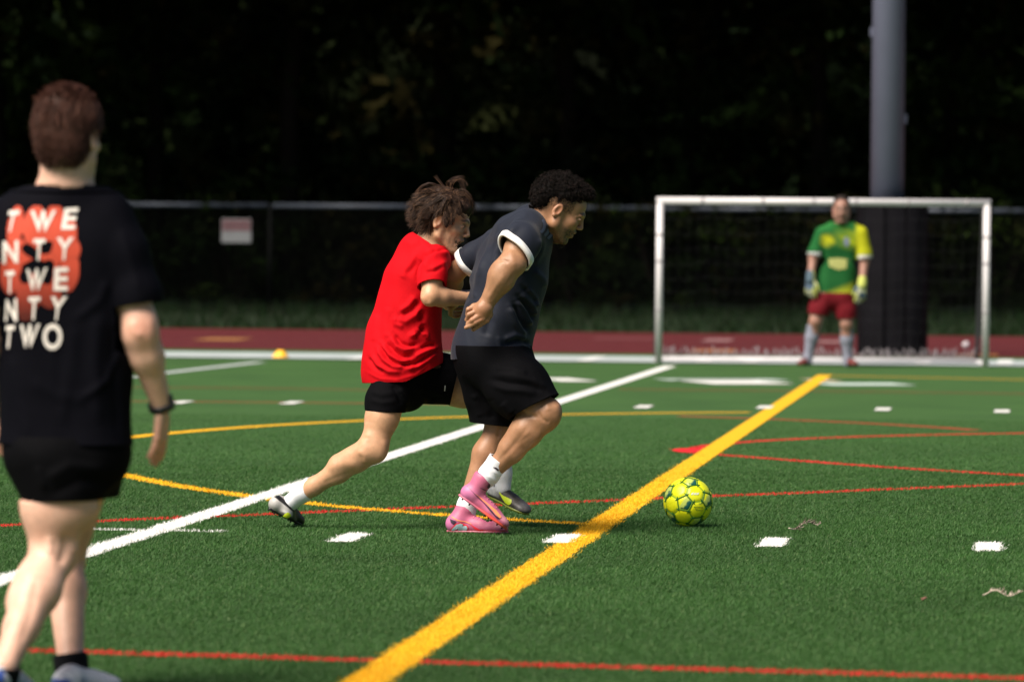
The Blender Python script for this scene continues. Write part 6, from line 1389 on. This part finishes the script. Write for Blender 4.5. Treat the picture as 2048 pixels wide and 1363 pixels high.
# ================================================================== BALL, MARKERS, DEBRIS
def build_ball():
    r = .110; Yb = float(G(1376, 1050, .012)[1]); c = P(1376, 1004, Yb); c[2] = r + .008
    root = empty('football', c); ph = (1 + 5 ** .5) / 2
    ico = np.array([[0, a, b * ph] for a in (-1, 1) for b in (-1, 1)]); ico = np.vstack([ico, ico[:, [1, 2, 0]], ico[:, [2, 0, 1]]]); ico /= np.linalg.norm(ico[0])
    # orientation: one pentagon just left of the centre towards the camera
    tgt = unit(CO - c + 0 * c); tgt = unit(np.array([-.17, -.97, -.02])); z0 = ico[0]; ax_ = unit(np.cross(z0, tgt)); an = math.acos(np.clip(z0 @ tgt, -1, 1))
    Rm = np.array(Matrix.Rotation(an, 3, Vector(ax_))); R2 = np.array(Matrix.Rotation(.55, 3, Vector(tgt))); ico = ico @ Rm.T @ R2.T
    dd = ico @ ico.T; edges = [(i, j) for i in range(12) for j in range(12) if i < j and dd[i, j] > .4]
    tris = [(i, j, k) for i in range(12) for j in range(i + 1, 12) for k in range(j + 1, 12) if dd[i, j] > .4 and dd[j, k] > .4 and dd[i, k] > .4]
    parts = []
    bm = bmesh.new(); bmesh.ops.create_icosphere(bm, subdivisions=4, radius=r * .985); me = bpy.data.meshes.new('core'); bm.to_mesh(me); bm.free()
    me.polygons.foreach_set('use_smooth', [True] * len(me.polygons)); V = coords(me) + c; set_coords(me, V); parts.append(obj('core', me, mat('ball_seam', (.34, .50, .02), .5)))
    YB = np.array([.86, .88, .012]); PAL = np.array([.60, .72, .14]); TEAL = np.array([.012, .11, .09])
    Mb = mat('ball_panel', tint=True, rough=.34, spec=.5, bump=.06, bscale=900)
    def panel(ctr, cor, hexa):
        ctr = unit(ctr); n = len(cor); V = [ctr]; F = []; K = 6; m = 8
        ring = []
        for i in range(n):
            a, b = cor[i], cor[(i + 1) % n]
            for t in range(m): ring.append(unit(a + (b - a) * t / m))
        ring = np.array(ring); ang = np.arccos(np.clip(ring @ ctr, -1, 1)); mn = ang.min(); 
        lim = ang * (1 - .14) if not hexa else np.minimum(ang * .90, mn * .985)        # hexagons are rounded
        tn = ring - np.outer(ring @ ctr, ctr); tn /= np.linalg.norm(tn, axis=1)[:, None]; q = len(ring)
        for k in range(1, K + 1):
            f = k / K; a = lim * f; h = r * (1 + .006 * (1 - f ** 6)) if k < K else r * .982
            if k == K: a = lim * 1.01
            V += list((np.outer(np.cos(a), ctr) + tn * np.sin(a)[:, None]) * h / r)
        V = np.array(V); T = [[0, 1 + i, 1 + (i + 1) % q] for i in range(q)]; Q = []
        for k in range(K - 1):
            for i in range(q): a_ = 1 + k * q + i; b_ = 1 + k * q + (i + 1) % q; Q.append([a_, a_ + q, b_ + q, b_])
        W = V * r + c; d = V / np.linalg.norm(V, axis=1)[:, None]
        if hexa: col = np.broadcast_to(YB, (len(V), 3)).copy(); 
        else:
            col = np.broadcast_to(PAL, (len(V), 3)).copy(); s_ = d @ unit(np.array([.75, -.3, -.55]))
            e = (d - ctr) @ unit(np.array([.8, 0, -.6])) + .07 * vnoise(d, 14, 5); col = blend(col, YB, np.clip((-.10 - e) * 14 + .2, 0, 1)); col = blend(col, TEAL, np.clip((e - .03) * 20, 0, 1))
        col = blend(col, (.02, .16, .02), np.zeros(len(V)))
        return obj('panel', mesh_np('panel', W, [np.array(T), np.array(Q)], col), Mb)
    for i in range(12):
        nb_ = [j for j in range(12) if j != i and dd[i, j] > .4]; u0 = unit(np.cross(ico[i], [.3, .5, .8])); u1 = np.cross(ico[i], u0); nb_.sort(key=lambda j: math.atan2(ico[j] @ u1, ico[j] @ u0))
        parts.append(panel(ico[i], [unit(ico[i] * 2 + ico[j]) for j in nb_], False))
    for t in tris:
        ctr = unit(ico[t[0]] + ico[t[1]] + ico[t[2]]); cs = [unit(ico[a] * 2 + ico[b]) for a in t for b in t if a != b]; u0 = unit(np.cross(ctr, [.3, .5, .8])); u1 = np.cross(ctr, u0); cs.sort(key=lambda p: math.atan2(p @ u1, p @ u0))
        parts.append(panel(ctr, cs, True))
    # raised green star lines running round every pentagon
    Ms = mat('ball_star', (.022, .16, .02), .5)
    for i in range(12):
        nb_ = [j for j in range(12) if j != i and dd[i, j] > .4]; u0 = unit(np.cross(ico[i], [.3, .5, .8])); u1 = np.cross(ico[i], u0); nb_.sort(key=lambda j: math.atan2(ico[j] @ u1, ico[j] @ u0))
        m = MB(); hits = [unit(ico[i] * 2 + ico[j]) for j in nb_]; 
        for k in range(5):
            a, b = hits[k], hits[(k + 1) % 5]; p = unit(a + (a - b) * .30); q = unit(b + (b - a) * .30); pts = np.array([unit(p + (q - p) * t) for t in np.linspace(0, 1, 13)]) * r * 1.004 + c
            m.tube(pts, .0017, 4)
        parts.append(m.build('star_line', Ms, None, True))
        for a in hits:                                              # dark wedge at every pentagon corner
            o_ = unit(a - ico[i]); s_ = np.cross(a, o_); tri = [unit(a + o_ * .075), unit(a - o_ * .022 + s_ * .045), unit(a - o_ * .022 - s_ * .045)]
            V = np.array([t * r * 1.006 for t in tri] + [t * r * .97 for t in tri]) + c
            parts.append(obj('corner_wedge', mesh_np('corner_wedge', V, [np.array([[0, 1, 2], [5, 4, 3]]), np.array([[0, 3, 4, 1], [1, 4, 5, 2], [2, 5, 3, 0]])], None, False), Ms))
    bv = bvh_of([p for p in parts if p.name.startswith('panel')])
    Mp_ = mat('ball_print_white', (.75, .80, .62), .5); Mg = mat('ball_print_dark', (.20, .30, .03), .5); B_ = lambda x, y: (1280 + x / 5.12, 900 + y / 5.12)
    for x in (528, 556, 582):
        p = decal_poly('print', bv, [B_(x, 436), B_(x + 22, 430), B_(x + 18, 452), B_(x - 6, 458)], Mp_, None, .0012, 2)
        if p: parts.append(p)
    for j, (x, y, w_) in enumerate([(552, 574, 100), (562, 592, 40), (575, 606, 80), (600, 540, 30)]):
        for k in range(int(w_ / 14)):
            p = decal_poly('print', bv, [B_(x + k * 14, y + k * 1.0), B_(x + k * 14 + 9, y + k * 1.0 - 1), B_(x + k * 14 + 8, y + 9 + k * 1.0), B_(x + k * 14 - 1, y + 10 + k * 1.0)], Mg, None, .0012, 2)
            if p: parts.append(p)
    adopt(root, parts); tag(root, 'yellow and green football with star pattern lying on the turf', 'ball')
build_ball()
# disc cone on the far sideline
def dome(name, c, r, h, m):
    n = 20; prof = [(r, 0), (r * .97, .012), (r * .72, h * .55), (r * .36, h * .95), (r * .30, h), (r * .26, h * .9)]; th = np.arange(n) * 2 * np.pi / n
    V = np.array([[c[0] + a * math.cos(x), c[1] + a * math.sin(x), c[2] + b] for a, b in prof for x in th]); i = np.arange(n); j = (i + 1) % n
    F = np.vstack([np.stack([k * n + i, k * n + j, (k + 1) * n + j, (k + 1) * n + i], -1) for k in range(len(prof) - 1)]); return obj(name, mesh_np(name, V, F), m)
p = G(561, 717); tag(dome('disc_cone', (p[0], p[1], .016), .085, .075, mat('cone_yellow', (.85, .45, .02), .5)), 'small yellow disc cone standing on the far sideline', 'cone')
# pale ball-like scrap on the track
p = G(1931, 697); bm = bmesh.new(); bmesh.ops.create_icosphere(bm, subdivisions=2, radius=.045); 
for v_ in bm.verts: v_.co *= 1 + .15 * math.sin(v_.co.x * 70) ; v_.co += Vector((p[0], p[1], .045))
me = bpy.data.meshes.new('scrap'); bm.to_mesh(me); bm.free(); tag(obj('scrap', me, mat('scrap_pale', (.45, .42, .45), .7)), 'small pale crumpled scrap on the track near the right goalpost', 'litter')
# feathers / dry curled leaf on the turf
def feather(x0, y0, x1, y1, lab, seed, dark=.0, vl=1.0):
    r = np.random.default_rng(seed); a, b = G(x0, y0, .022), G(x1, y1, .03); n = 16; t = np.linspace(0, 1, n); ctr = a + (b - a) * t[:, None]; L = np.linalg.norm(b - a); ctr[:, 2] += .010 * np.sin(t * 9 + seed) + .012 * t
    root = empty('feather', a); q = MB().tube(ctr, np.linspace(.0035, .001, n), 6, col=(.50, .42, .34)).build('quill', mat('feather', tint=True, rough=.7), None, True); tt = []
    for i in range(70):
        u = r.uniform(.12, 1); p0 = np.array([np.interp(u, t, ctr[:, d]) for d in range(3)]); sd = r.choice([-1, 1]); dv = unit((b - a) * .7 / L + np.array([0, sd * 1.0, 0]) + np.array([0, 0, r.uniform(-.2, .9)])); ln = L * r.uniform(.06, .16) * math.sin(u * 2.6 + .3) * vl
        tt.append([p0, p0 + dv * ln * .5, p0 + dv * ln + [0, 0, r.uniform(-.004, .006)]])
    V, F = strands_vf(np.array(tt), np.array([.0018, .0022, .0008])); c_ = np.repeat(blend((.50, .43, .35), (.12, .08, .06), r.random(70) * .9 + dark), len(V) // 70, 0); vb = obj('vane', mesh_np('vane', V, F, c_), MATS['feather'])
    adopt(root, [q, vb]); tag(root, lab, 'feather')
feather(1578, 1056, 1642, 1047, 'brownish tattered feather on the turf right of the ball', 3, .15)
feather(1966, 1184, 2046, 1193, 'pale feather on the turf at the right edge of the picture', 5, 0, .42)
p = G(1848, 1198, .012); bm = bmesh.new(); bmesh.ops.create_icosphere(bm, subdivisions=2, radius=.009)
for v_ in bm.verts: v_.co = Vector((v_.co.x * 1.4, v_.co.y, v_.co.z * .6 + .003 * math.sin(v_.co.x * 400))) + Vector((p[0], p[1], .016))
me = bpy.data.meshes.new('dry_leaf'); bm.to_mesh(me); bm.free(); tag(obj('dry_leaf', me, mat('leaf_brown', (.16, .07, .05), .8)), 'tiny brown crumpled leaf on the turf at lower right', 'leaf')
